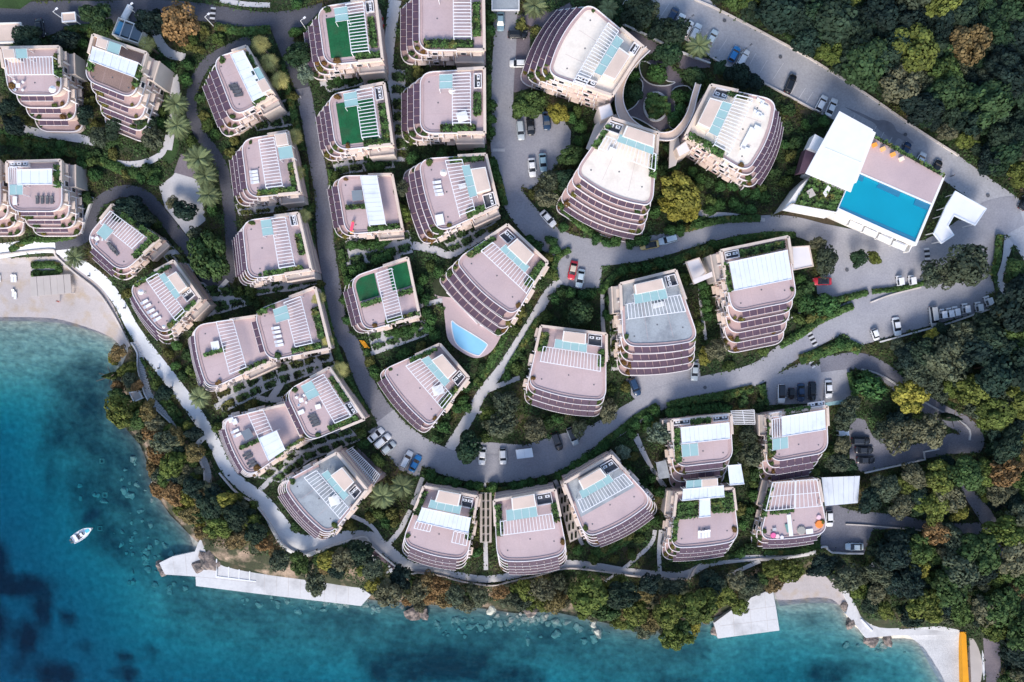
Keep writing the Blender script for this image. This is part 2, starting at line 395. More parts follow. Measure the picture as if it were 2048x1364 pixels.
strip('road', [(1010,-60),(1010,0),(1010,80),(1005,160),(1003,240),(1005,310),(1018,375),(1048,428),(1100,478),(1165,503),(1240,503),(1310,493),(1380,474),(1450,457),(1520,448),(1580,450),(1640,468),(1700,488),(1770,510),(1850,515),(1920,480),(1985,440),(2040,420)],
      [48,48,46,46,46,44,46,52,54,56,50,46,42,38,34,36,44,60,66,70,70,80,60], 'road')
strip('road', [(500,80),(460,98),(418,122),(396,152),(384,190),(384,226),(400,268),(425,302),(446,341),(456,400),(461,450),(464,520),(452,562)], [22,22,22,22,23,23,23,23,23,24,24,26,30], 'asphalt')
strip('road', [(110,488),(150,482),(178,462),(184,430),(205,400),(245,382),(288,392),(322,428),(352,466),(382,503),(402,541),(430,566),(455,560)], [26,26,26,24,24,24,26,26,26,26,24,24,26], 'asphalt')
drape('road', [(1284,-30),(1389,-30),(1440,20),(1536,70),(1623,118),(1736,190),(1830,255),(1916,310),(1958,341),(2048,404),(2120,460),(2120,560),(2048,520),(2011,463),(1971,418),(1921,385),(1891,363),(1861,337),(1741,271),(1628,222),(1536,172),(1424,117),(1330,52)], 'road_light', .085)
drape('road', [(1020,60),(1060,60),(1062,175),(1030,185),(1020,180)], 'paving_dark', .07)
drape('road', [(1010,215),(1060,225),(1125,235),(1142,262),(1140,300),(1100,345),(1060,380),(1015,360),(1005,300)], 'road', .075)
drape('road', [(1060,52),(1020,30),(1060,26),(1110,20),(1140,5),(1150,30),(1100,60)], 'paving_dark', .065)
drape('road', [(1108,500),(1175,505),(1205,530),(1200,575),(1165,580),(1120,568),(1110,540)], 'road', .07)
drape('road', [(1560,446),(1700,480),(1800,502),(1850,497),(1900,485),(1960,450),(2008,466),(2000,505),(1988,545),(1940,556),(1850,562),(1725,590),(1636,600),(1632,560),(1660,540),(1668,505),(1640,482),(1570,470)], 'road', .06)
drape('road', [(1690,668),(1700,640),(1800,600),(1960,575),(1982,600),(1976,620),(1820,662),(1760,680),(1716,692)], 'road', .055)
drape('road', [(1262,750),(1320,735),(1398,718),(1402,765),(1280,808),(1262,790)], 'road', .07)
drape('road', [(1532,760),(1600,725),(1700,734),(1708,800),(1640,806),(1532,810)], 'road', .072)
strip('road', [(1640,730),(1715,722),(1770,745),(1830,795),(1890,830),(1930,852),(1946,880),(1940,898)], [30,34,34,34,34,36,46,40], 'lane', off=.05)
drape('road', [(1698,830),(1730,840),(1745,872),(1830,888),(1905,866),(1960,880),(1958,905),(1900,908),(1845,918),(1725,944),(1700,936)], 'lane', .06)
drape('road', [(1650,1000),(1700,1020),(1800,1030),(1880,1048),(1960,1045),(1975,1072),(1880,1062),(1800,1056),(1745,1060),(1728,1108),(1660,1104),(1640,1090)], 'lane', .06)
strip('road', [(1918,930),(1935,980),(1970,1030),(2000,1080),(2015,1115)], [18,20,30,30,24], 'lane', off=.05)
drape('road', [(1990,505),(2010,470),(2030,480),(2015,520),(2005,560),(2030,600),(2020,610),(1996,575)], 'path', .04)
drape('car_park', [(1290,10),(1330,20),(1430,85),(1540,140),(1640,205),(1628,220),(1536,171),(1424,116),(1330,52)], 'road_light', .098, mk=False)
drape('car_park', [(735,862),(775,842),(850,905),(838,955),(800,940)], 'road', .07)
drape('car_park', [(920,880),(1050,890),(1180,850),(1170,890),(1080,910),(940,920)], 'road', .065)
drape('wet_patch', [(1690,214),(1722,226),(1752,240),(1768,240),(1786,248),(1794,262),(1812,272),(1828,287),(1806,281),(1796,277),(1786,290),(1774,272),(1756,258),(1748,246),(1720,231)], 'wet', .115, smoothed=True)

# promenade, footpaths
strip('promenade', [(-60,505),(0,502),(60,494),(112,494),(140,512),(170,535),(208,565),(240,608),(265,655),(300,706),(345,764),(388,822),(425,880),(452,935),(485,970),(525,1000),(555,1045),(580,1080),(615,1092),(660,1080),(705,1072)], [30,30,28,26,24,23,23,22,23,27,28,27,25,24,24,26,38,44,44,28,24], 'promenade', off=.06)
strip('promenade', [(705,1072),(740,1078),(775,1100),(815,1130),(860,1138),(905,1148),(960,1158),(1010,1154),(1070,1140),(1130,1128),(1190,1132),(1250,1142),(1330,1150),(1375,1148),(1415,1128),(1480,1118),(1560,1114),(1632,1104)], [22,30,24,20,14,14,14,14,14,16,14,14,14,16,14,13,12,10], 'path', off=.06)
for pts, w in [([(898,898),(935,840),(965,785),(1005,735),(1060,650),(1095,590),(1120,560)],[22,22,20,20,20,20,16]), ([(965,785),(1000,770),(1040,755)],[10,10,9]), ([(945,812),(975,838),(985,845)],8),
    ([(790,0),(782,60),(778,130),(790,185),(800,240)],[26,22,18,22,18]), ([(640,168),(720,150),(790,145)],10), ([(800,240),(815,262),(840,270)],12), ([(680,330),(760,320),(810,318)],9),
    ([(690,530),(735,518),(790,505),(850,490)],[9,8,8,10]), ([(790,470),(792,500),(795,520)],14), ([(825,490),(870,500),(900,510),(935,492),(985,462)],[16,16,14,12,10]), ([(838,612),(885,600)],10),
    ([(735,710),(790,690),(850,668)],9), ([(480,405),(540,412),(610,410)],10), ([(560,580),(600,575),(630,560)],8), ([(560,740),(610,742),(665,715)],12), ([(540,800),(560,770),(570,745)],14), ([(500,790),(540,800),(575,795)],10),
    ([(430,815),(480,790),(530,775)],12), ([(560,960),(600,930),(650,890)],10), ([(520,980),(560,940),(590,905)],10), ([(40,255),(90,268),(150,275),(190,285)],[14,16,18,14]), ([(215,320),(250,328),(290,325),(325,305),(335,270)],[10,12,14,12,8]),
    ([(345,150),(350,190),(345,250),(338,300)],[22,20,14,12]), ([(300,40),(330,100),(370,115)],[12,20,16]), ([(440,0),(490,8),(540,10)],10),
    ([(1205,580),(1206,650),(1215,720)],[8,8,8]), ([(1398,560),(1402,610),(1412,680)],[6,7,6]), ([(1270,870),(1300,930),(1330,975)],[14,8,10]), ([(1210,1165),(1250,1135),(1300,1090),(1310,1060)],8), ([(1320,1148),(1318,1100),(1322,1060)],8),
    ([(1340,380),(1400,425),(1460,430),(1530,440)],[8,12,9,7]), ([(820,1020),(800,1060),(775,1090)],[9,10,10]), ([(845,955),(825,1010)],[9,9]), ([(968,965),(970,1040),(972,1140)],[8,8,9]), ([(1110,960),(1140,1030),(1165,1090)],[8,8,8]), ([(700,1030),(740,1050),(762,1078)],[8,8,8]),
    ([(375,615),(400,600),(430,585),(455,560)],[7,8,8,9]), ([(330,490),(360,520),(385,545)],[12,12,10]), ([(1010,300),(985,300)],6), ([(590,905),(640,905),(672,880)],[9,9,8]), ([(1640,600),(1560,650)],[3,3])]:
    strip('footpath', pts, w, 'path', off=.03)
drape('plaza', [(318,372),(345,352),(352,340),(398,362),(412,440),(398,452),(372,468),(350,440),(330,415)], 'path', .025)
drape('plaza', [(348,345),(362,305),(395,345),(400,360)], 'paving_dark', .04)
drape('lawn', [(330,290),(345,276),(358,288),(345,325),(325,318)], 'lawn', .05, smoothed=True)
drape('lawn', [(-40,-20),(60,-20),(66,0),(40,18),(0,16),(-40,18)], 'lawn', .2)
drape('lawn', [(312,755),(322,765),(345,805),(365,840),(380,860),(372,868),(340,830),(318,795)], 'lawn', .05, smoothed=True, mk=False)
# beaches
drape('beach', [(-140,520),(0,516),(130,512),(165,538),(205,575),(232,620),(262,690),(250,700),(225,676),(180,660),(120,646),(60,642),(0,642),(-140,640)], 'sand', .04)
drape('beach', [(1545,1180),(1580,1160),(1620,1145),(1680,1160),(1700,1190),(1690,1212),(1660,1206),(1610,1206),(1560,1212)], 'sand', .04)
drape('beach', [(1800,1258),(1880,1252),(1928,1262),(1940,1400),(1900,1400),(1868,1345),(1835,1285)], 'pebble', .04)
drape('seaside_slope', [(262,690),(300,740),(370,850),(420,920),(450,980),(540,1060),(575,1110),(640,1112),(700,1095),(760,1105),(830,1150),(960,1172),(1080,1158),(1200,1150),(1330,1165),(1420,1150),(1560,1128),(1640,1120),(1690,1150),(1640,1150),(1560,1175),(1500,1210),(1430,1235),(1340,1265),(1230,1250),(1100,1222),(1040,1228),(960,1216),(840,1208),(745,1200),(600,1170),(440,1120),(390,1080),(340,1030),(310,985),(296,930),(280,890),(238,842),(240,790),(244,730)], 'cliff', .03, mk=False)

# concrete bathing platforms: blocks standing in the sea
def platform(poly, z, label, m='concrete', joints=(), seams=()):
    mask_poly(poly); P = [W(x, y, z) for x, y in poly]; c = P[0]
    t = thing('bathing_platform', label, 'platform', (c.x, c.y, -2.5), group='concrete bathing platforms on the shore')
    prism('slab', [(p.x, p.y) for p in P], -3.0, z, m, t)
    for (x0,y0,x1,y1) in seams: bar('joint', W(x0,y0,z+.006), W(x1,y1,z+.006), .07, .012, 'greige', t)
    for a, b, h in joints:
        p, q = W(*a, z+h/2), W(*b, z+h/2); bar('edge_wall', p, q, .28, h, 'white', t)
    return t
platform([(318,1126),(345,1113),(390,1103),(396,1086),(405,1072),(416,1080),(412,1096),(436,1092),(470,1098),(560,1120),(600,1146),(650,1152),(700,1160),(742,1190),(722,1212),(620,1200),(512,1187),(392,1172),(391,1153),(330,1149)], 1.15, 'white concrete bathing platform on the rocky point nearest the anchored motorboat',
         joints=[((434,1112),(433,1153),.5),((433,1153),(512,1163),.12),((458,1115),(457,1157),.1),((479,1118),(478,1160),.1),((500,1121),(499,1162),.1),((432,1107),(520,1119),.55)], seams=[(x,1121+(x-430)*.13,x-2,1174+(x-430)*.125) for x in range(530,720,24)]+[(345,1114,350,1148),(370,1108,374,1150),(392,1153,512,1166)])
platform([(1428,1246),(1470,1215),(1500,1196),(1545,1178),(1552,1215),(1559,1261),(1436,1277)], 1.3, 'square white concrete platform left of the small curved beach', seams=[(1465,1220,1470,1272),(1498,1198,1504,1267),(1529,1186,1536,1263),(1440,1252,1556,1238),(1480,1222,1551,1212)])
platform([(1684,1180),(1696,1180),(1712,1212),(1730,1236),(1780,1240),(1800,1258),(1870,1258),(1905,1264),(1905,1270),(1790,1271),(1732,1276),(1712,1250),(1692,1228),(1697,1210)], 1.2, 'angular white concrete walkway between the two right-hand beaches', joints=[((1722,1238),(1745,1262),.3)])
t = thing('beach_jetty', 'grey boarded deck with a bright yellow edge strip on the right beach', 'jetty', Wg(1950,1330))
for nm, q, m_, z in (('yellow_edge', [(1922,1264),(1932,1264),(1941,1420),(1929,1420)], 'yellow', 2.3), ('deck', [(1939,1276),(1962,1278),(1970,1420),(1945,1420)], 'greige', 2.1), ('side_rail', [(1963,1276),(1966,1276),(1974,1420),(1971,1420)], 'white', 2.5)):
    P = [W(x,y,z) for x,y in q]; prism(nm, [(p.x,p.y) for p in P], .2, z, m_, t); mask_poly(q)
drape('terrace_paving', [(1966,1276),(2000,1285),(2002,1345),(1975,1400)], 'paving_dark', .04)
for q, lab in (([(1988,1296),(1991,1296),(1997,1400),(1993,1400)], 'thin pale garden wall nearest the jetty with the yellow edge'), ([(2005,1316),(2007,1316),(2012,1344),(2009,1344)], 'short thin pale wall at the lower right edge')):
    o = prism('garden_wall', [(W(x,y,2.5).x, W(x,y,2.5).y) for x,y in q], .2, 2.5, 'stone_wall'); tag(o, lab, 'wall')

# walls along paths and roads
ground_wall('promenade_wall', [(0,510),(60,503),(108,500),(114,512),(150,545),(196,582),(226,624),(252,672),(262,692)], .35, .7, 'stone_wall', 'pale curved wall between the sandy beach and the promenade')
ground_wall('promenade_wall', [(440,945),(475,985),(512,1008),(545,1052),(568,1088),(600,1106),(625,1102),(690,1082),(730,1072),(745,1092),(775,1118),(812,1145),(835,1144)], .35, .8, 'concrete', 'white wavy parapet below the grey-roofed block by the sea')
ground_wall('promenade_wall', [(835,1144),(880,1150),(925,1162),(985,1170),(1020,1162),(1075,1150),(1130,1136),(1190,1140),(1260,1150),(1330,1157),(1375,1156)], .32, .7, 'stone_wall', 'long low wall on the seaward side of the lower promenade')
ground_wall('promenade_wall', [(1378,1158),(1390,1135),(1415,1122),(1500,1118),(1600,1108)], .3, .6, 'stone_wall', 'low curved wall climbing to the right end of the promenade')
ground_wall('roadside_wall', [(1389,0),(1440,22),(1536,72),(1623,120),(1736,192),(1830,257),(1916,312)], .4, .5, 'stone_wall', 'long low wall between the upper car park and the wood')
ground_wall('roadside_wall', [(1424,117),(1470,142),(1536,172),(1628,221)], .35, .6, 'stone_wall', 'pale wall on the lower side of the upper car park')
ground_wall('roadside_wall', [(1758,684),(1820,667),(1900,645),(1978,618)], .35, .6, 'concrete', 'pale wall behind the row of white golf carts')
ground_wall('roadside_wall', [(1728,945),(1800,929),(1848,918),(1846,903),(1876,897)], .35, .7, 'concrete', 'white wall along the lower side of the small right car park', k=1)
ground_wall('roadside_wall', [(1722,738),(1765,752),(1840,800),(1930,850),(1938,880)], .35, .4, 'kerb', 'low kerb wall on the inner side of the narrow wooded road')
ground_wall('roadside_wall', [(1690,1048),(1730,1050),(1800,1056),(1840,1060)], .3, .5, 'stone_wall', 'thin low wall above the parked silver car near the shore')
ground_wall('roadside_wall', [(1640,1094),(1652,1092),(1662,1104),(1725,1106)], .4, .7, 'concrete', 'angled white wall below the parked silver car near the shore', k=2)
ground_wall('roadside_wall', [(1740,605),(1780,590),(1840,575)], .35, .6, 'stone_wall', 'low wall between the two parked golf carts and the road below')
ground_wall('roadside_wall', [(165,468),(172,440),(188,395)], .5, .8, 'concrete', 'short leaning white wall on the inside of the dark loop road', k=1)
ground_wall('courtyard_wall', [(1245,50),(1300,75),(1360,105),(1420,128)], .4, .7, 'concrete', 'pale wall between the tree row and the round courtyard', k=2)

# steps down the shore
def stairway(pts, w, label):
    c, Lp, Rp = strip_poly(pts, w, 9)
    mask_poly([tuple(p) for p in Lp]+[tuple(p) for p in Rp[::-1]])
    t = thing('shore_stairway', label, 'stairs', Wg(*pts[0]))
    for i in range(len(Lp)-1):
        a, b = np.array(Lp[i]), np.array(Rp[i]); a2, b2 = Lp[i]+(Lp[i+1]-Lp[i])*.8, Rp[i]+(Rp[i+1]-Rp[i])*.8
        z = G(*c[i])+.35+.1*(i%2); P = [W(q[0], q[1], z) for q in (a, b, b2, a2)]
        prism('step', [(p.x,p.y) for p in P], z-.6, z, 'concrete', t)
    P = [Wg(*q) for q in Lp]; o = wall_strip('handrail_wall', [(p.x,p.y) for p in P], .25, [p.z-.4 for p in P], [p.z+1.1 for p in P], 'white', t); fix_normals(o.data)
stairway([(270,682),(283,705),(284,735),(292,765),(300,790),(320,815),(345,838),(355,855)], 11, 'long curved concrete stairway descending from the beach end of the promenade')
stairway([(388,888),(400,905),(410,925),(416,945),(417,965)], 11, 'short concrete stairway below the promenade bend')
drape('footpath', [(395,880),(408,870),(414,876),(398,892),(386,895)], 'promenade', .2)
strip('footpath', [(1742,1128),(1762,1145),(1780,1165),(1790,1185)], [10,12,11,9], 'concrete', off=.03)
strip('footpath', [(1445,1158),(1480,1140),(1520,1122)], [8,8,8], 'path', off=.03)
drape('viewing_terrace', [(748,1098),(758,1110),(798,1138),(790,1144),(775,1128),(742,1112)], 'plum', .35)

# painted bay lines and speed humps
def line(a, b, w=.12, off=.13):
    p, q = Wg(*a, off), Wg(*b, off)
    return bar('bay_line', p, q, w, .01, 'marking')
mk = bpy.data.objects.new('bay_markings', None); COL.objects.link(mk); mk['kind'] = 'structure'
for (x, y, dx, dy) in [(1310,15,12,-18),(1322,32,16,-24),(1402,85,14,-22),(1438,102,16,-24),(1455,112,14,-24),(1500,128,12,-22),(1520,145,14,-24),(1545,160,22,-34),(1580,190,14,-24),(1597,198,14,-22),(1612,206,14,-22),(1700,248,10,-18),(1715,260,10,-18),(1745,268,8,-16),(1760,280,8,-16),(1776,290,8,-15),(1795,302,7,-14),(1636,222,6,-8)]:
    o = line((x,y),(x+dx,y+dy), off=.14); o.parent = mk
for (x0,y0,x1,y1,n) in [(427,14,424,44,6),(1853,495,1856,525,6),(1618,665,1632,692,7),(1621,722,1630,735,3)]:
    t = thing('speed_hump', {427:'striped speed hump across the dark top road',1853:'striped speed hump near the pool building',1618:'striped speed hump on the road fork by the golf cart park',1621:'small striped road hump above the parking bays'}[x0], 'speed hump', Wg(x0,y0,.1), group='striped speed humps')
    for i in range(n):
        u = (i+.5)/n; p = Wg(x0+(x1-x0)*u, y0+(y1-y0)*u, .16)
        box('rubber_block', p, (1.2,.42,.09), math.atan2(-(y1-y0), x1-x0)+math.pi/2, 'tyre' if i%2 else 'marking', t)
# ------------------------------------------------------------------ terraced buildings
STOREY = 3.0
def hedge_mesh(quad, z, h, parent, name='hedge', dens=26, m='hedge', sz=.21):
    """leafy box over a world quad (4 xy points)"""
    q = np.array([[p[0], p[1]] for p in quad]); O = org(parent)
    L1 = np.linalg.norm(q[1]-q[0]); L2 = np.linalg.norm(q[3]-q[0]); n = int(min(1500, max(60, dens*(L1*L2+ (L1+L2)*h))))
    a = rng.random(n); b = rng.random(n); face = rng.random(n)
    lump = 0.16*np.sin(a*L1*2.3+q[0,0])+0.14*np.sin(b*L2*3.1+1)
    edge = face < .45; pick = rng.integers(0, 4, n)
    a = np.where(edge & (pick == 0), 0.0, np.where(edge & (pick == 1), 1.0, a)); b = np.where(edge & (pick == 2), 0.0, np.where(edge & (pick == 3), 1.0, b))
    P = (q[0]*(1-a)[:,None]+q[1]*a[:,None])*(1-b)[:,None]+(q[3]*(1-a)[:,None]+q[2]*a[:,None])*b[:,None]
    P = P+rng.normal(size=(n,2))*.10
    zz = np.where(edge, rng.random(n)*h, h+lump+rng.normal(size=n)*.10)
    C = np.column_stack([P-np.array([O.x, O.y]), z+zz-O.z]); cen = q.mean(0)-np.array([O.x, O.y])
    Nn = np.column_stack([np.where(edge[:,None], C[:,:2]-cen, 0)*.6, np.where(edge, .5, 1.4)])+rng.normal(size=(n,3))*.45
    V, F, T = cards(C, Nn, sz*(.7+.6*rng.random(n)), np.clip(.5+.35*lump/.3+rng.normal(size=n)*.2, 0, 1))
    o = link(name, card_mesh(name, V, F, T, m), parent)
    s = .9; c2 = q.mean(0); prism(name+'_core', [tuple(c2+(p-c2)*s) for p in q], z-.05, z+h*.86, 'core', o if False else parent).name = 'planter_soil'  # dark inner filler box that makes the leaf cards read as solid
    return o

BUILD = {}
def lerp(a, b, u): return a+(b-a)*u
def bld(key, A, B, C, D, n, prot, label, ref, feats, bulge=0, r=26, pd=.80, deck='deck', dz=0.0, annex=True, grp='pink terraced blocks on the slope', back=True, u0=0.0, u1=1.0, k0=0):
    fp = ((C[0]+D[0])/2, (C[1]+D[1])/2); bp = ((A[0]+B[0])/2, (A[1]+B[1])/2)
    zt = max(G(*fp)+STOREY*n+.4, G(*bp)+2.6)+dz
    pm = prot*.118; bm_ = bulge*.118; rm = r*.118
    w = [W(p[0], p[1], zt) for p in (A,B,C,D)]; a, b, c, d = [Vector((v.x, v.y)) for v in w]
    dirR = (c-b).normalized(); dirL = (d-a).normalized(); cen2 = (a+b+c+d)/4
    fn = (((c+d)/2)-((a+b)/2)).normalized()
    def outline(e, q=9):
        C2, D2 = c+dirR*e, d+dirL*e; Lf = (D2-C2).length; ur = min(rm/Lf, .42)
        fr = lambda u: C2+(D2-C2)*u+fn*(bm_*4*u*(1-u))
        pts = [a, b]
        p0, p2 = C2-dirR*rm, fr(ur); ct = fr(0.0)+fn*bm_*.3
        for i in range(q): t = i/(q-1); pts.append(p0*(1-t)**2+ct*2*t*(1-t)+p2*t*t)
        for i in range(1, 14): pts.append(fr(ur+(1-2*ur)*i/14))
        p0, p2 = fr(1-ur), D2-dirL*rm; ct = fr(1.0)+fn*bm_*.3
        for i in range(q): t = i/(q-1); pts.append(p0*(1-t)**2+ct*2*t*(1-t)+p2*t*t)
        return pts, fr, ur
    base = Vector((cen2.x, cen2.y, min(ground_xy(cen2.x, cen2.y), zt-STOREY*n)))
    T = thing('terraced_building', label, 'building', base, group=grp)
    gz = min(G(*fp), G(*bp))-4.0
    BUILD[key] = dict(quad=(A,B,C,D), zt=zt, T=T, ref=ref, cen=((A[0]+B[0]+C[0]+D[0])/4, (A[1]+B[1]+C[1]+D[1])/4))
    cx, cy = -cen2.x, -cen2.y
    sides = [('R', b, c, dirR), ('L', a, d, dirL)]
    for k in range(n+1):
        e = k*pm; z = zt-STOREY*k; pts, fr, ur = outline(e)
        mask_poly([pix(p.x, p.y, z) for p in pts])
        BUILD[key].setdefault('spots', []).extend([(p+(cen2-p).normalized()*.75, z) for p in (pts[4], pts[7], pts[10], pts[-5], pts[-8], pts[-2])] if k else [(p+(cen2-p).normalized()*.8, z) for p in (pts[3], pts[-3])])
        if k == 0 or k < n+1: prism('roof_deck' if k == 0 else 'terrace_floor', pts, z-.34, z, deck if k == 0 else 'terrace', T)
        # wall mass under this slab
        ins = [p+(cen2-p).normalized()*.22 for p in pts]
        if k < n: 
            q2, _, _ = outline(e-.5); ins = [p+(cen2-p).normalized()*.22 for p in q2]
            prism('wall', ins, z-STOREY, z-.34, 'cream', T)
        else: prism('wall', ins, gz, z-.34, 'cream', T)
        # rim parapet along sides and rounded front
        rim = pts[1:]+[pts[0]]
        rim = [p+(cen2-p).normalized()*.09 for p in rim]
        rim[0] = rim[1]+(rim[0]-rim[1])*.55 if k == 0 else rim[1]+(rim[0]-rim[1])*.35; rim[-1] = rim[-2]+(rim[-1]-rim[-2])*.55 if k == 0 else rim[-2]+(rim[-1]-rim[-2])*.35
        o = wall_strip('parapet', [tuple(p) for p in rim], .17, z-.02, z+.42, 'rim', T); fix_normals(o.data)
        if k == 0:
            band = [p+(cen2-p).normalized()*.42 for p in rim]
            o = wall_strip('planter_band', [tuple(p) for p in band], .60, z-.02, z+.16, 'terrace', T); fix_normals(o.data)
        # sun-shade panels hung from the front edge of this slab
        if k < n and k >= k0:
            ua, ub = ur*.75+(1-1.5*ur)*u0, ur*.75+(1-1.5*ur)*u1; Lf = (fr(ub)-fr(ua)).length; m_ = max(3, int(round(Lf/1.75)))
            pdp = pm*pd
            for i in range(m_):
                u1_, u2_ = ua+(ub-ua)*(i+.035)/m_, ua+(ub-ua)*(i+.965)/m_
                P = [fr(u1_)+fn*.03, fr(u2_)+fn*.03, fr(u2_)+fn*pdp, fr(u1_)+fn*pdp]; zz = [z-.12, z-.12, z-.30, z-.30]
                V = [(p.x-base.x, p.y-base.y, q-base.z-.05) for p, q in zip(P, zz)]+[(p.x-base.x, p.y-base.y, q-base.z) for p, q in zip(P, zz)]
                me = mesh('sunshade_panel', V, [(3,2,1,0),(4,5,6,7),(0,1,5,4),(1,2,6,5),(2,3,7,6),(3,0,4,7)], 'plum')
                if me.polygons[1].normal.z < 0: me.flip_normals()
                link('sunshade_panel', me, T)
            RL = [fr(ua+(ub-ua)*i/10)+fn*(pdp+.05) for i in range(11)]
            o = wall_strip('shade_rail', [tuple(p) for p in RL], .07, z-.40, z-.26, 'rim', T); fix_normals(o.data)
        # windows with hoods on the sides seen from above the middle of the picture
        if k < n:
            for nm, p, q, dr in sides:
                out = Vector((dr.y, -dr.x)); 
                if out.dot((p+q)/2-cen2) < 0: out = -out
                mid = (p+q)/2
                if out.dot(Vector((cx, cy))) < 6: continue
                Ls = (q-p).length+e-rm*.6; nw = max(2, int(Ls/3.0)); ang = math.atan2(dr.y, dr.x)
                off = -.06
                for i in range(nw):
                    pos = p+dr*(Ls*(i+.5)/nw)+out*off; zc = z-1.55
                    wd = box('window', (pos.x, pos.y, zc), (1.35, .30, 1.55), ang, 'rim', T)
                    pn = link('pane', unitbox('glass_dark'), wd); pn.scale = (.84, 1.12, .84)
                    if i % 2 == 0:
                        pos2 = p+dr*(Ls*(i+.5)/nw)+out*.42; box('window_hood', (pos2.x, pos2.y, z-.62), (1.9, .95, .12), ang, 'cream', T)
                    pos3 = p+dr*(Ls*(i+.97)/nw)+out*.22; box('fin', (pos3.x, pos3.y, z-1.6), (.18, .62, 2.4), ang, 'rim', T)
    for u_ in (.34, .68):
        ja, jb = lerp(lerp(a,b,u_), lerp(d,c,u_), .30), lerp(lerp(a,b,u_), lerp(d,c,u_), .93)
        bar('roof_joint', (ja.x,ja.y,zt+.004), (jb.x,jb.y,zt+.004), .05, .012, 'terrace', T)
    for u_, v_ in ((.16,.86),(.84,.80),(.5,.72)):
        dp = lerp(lerp(a,b,u_), lerp(d,c,u_), v_); box('roof_drain', (dp.x,dp.y,zt+.02), (.3,.3,.05), .3, 'dark_grey', T)
    # back and side parapets in cream
    if back:
        for p, q in ((a, b), (b, b+(c-b)*.42), (a, a+(d-a)*.42)):
            o = wall_strip('cream_parapet', [tuple(p), tuple(q)], .62, zt-.03, zt+.92, 'cream', T); fix_normals(o.data)
    if annex and n > 1:
        for nm, p, q, dr in sides:
            out = Vector((dr.y, -dr.x))
            if out.dot((p+q)/2-cen2) < 0: out = -out
            if out.dot(Vector((cx, cy))) < 20: continue
            Ls = (q-p).length
            P = [p+dr*Ls*.02, p+dr*Ls*.46, p+dr*Ls*.46+out*1.5, p+dr*Ls*.02+out*1.5]
            prism('side_wing', P, gz, zt-STOREY*1.05, 'greige', T); mask_poly([pix(v.x, v.y, zt-3) for v in P])
            o = wall_strip('wing_parapet', [tuple(P[1]), tuple(P[2]), tuple(P[3])], .3, zt-STOREY*1.05-.02, zt-STOREY*1.05+.45, 'cream', T); fix_normals(o.data)
    def F(s, t):
        return ((1-s)*(1-t)*A[0]+s*(1-t)*B[0]+s*t*C[0]+(1-s)*t*D[0], (1-s)*(1-t)*A[1]+s*(1-t)*B[1]+s*t*C[1]+(1-s)*t*D[1])
    def Q(s0, s1, t0, t1, z): return [W(*F(s, t), z) for s, t in ((s0,t0),(s1,t0),(s1,t1),(s0,t1))]
    for f in feats: feature(T, f[0], f[1:], F, Q, zt)
    return T

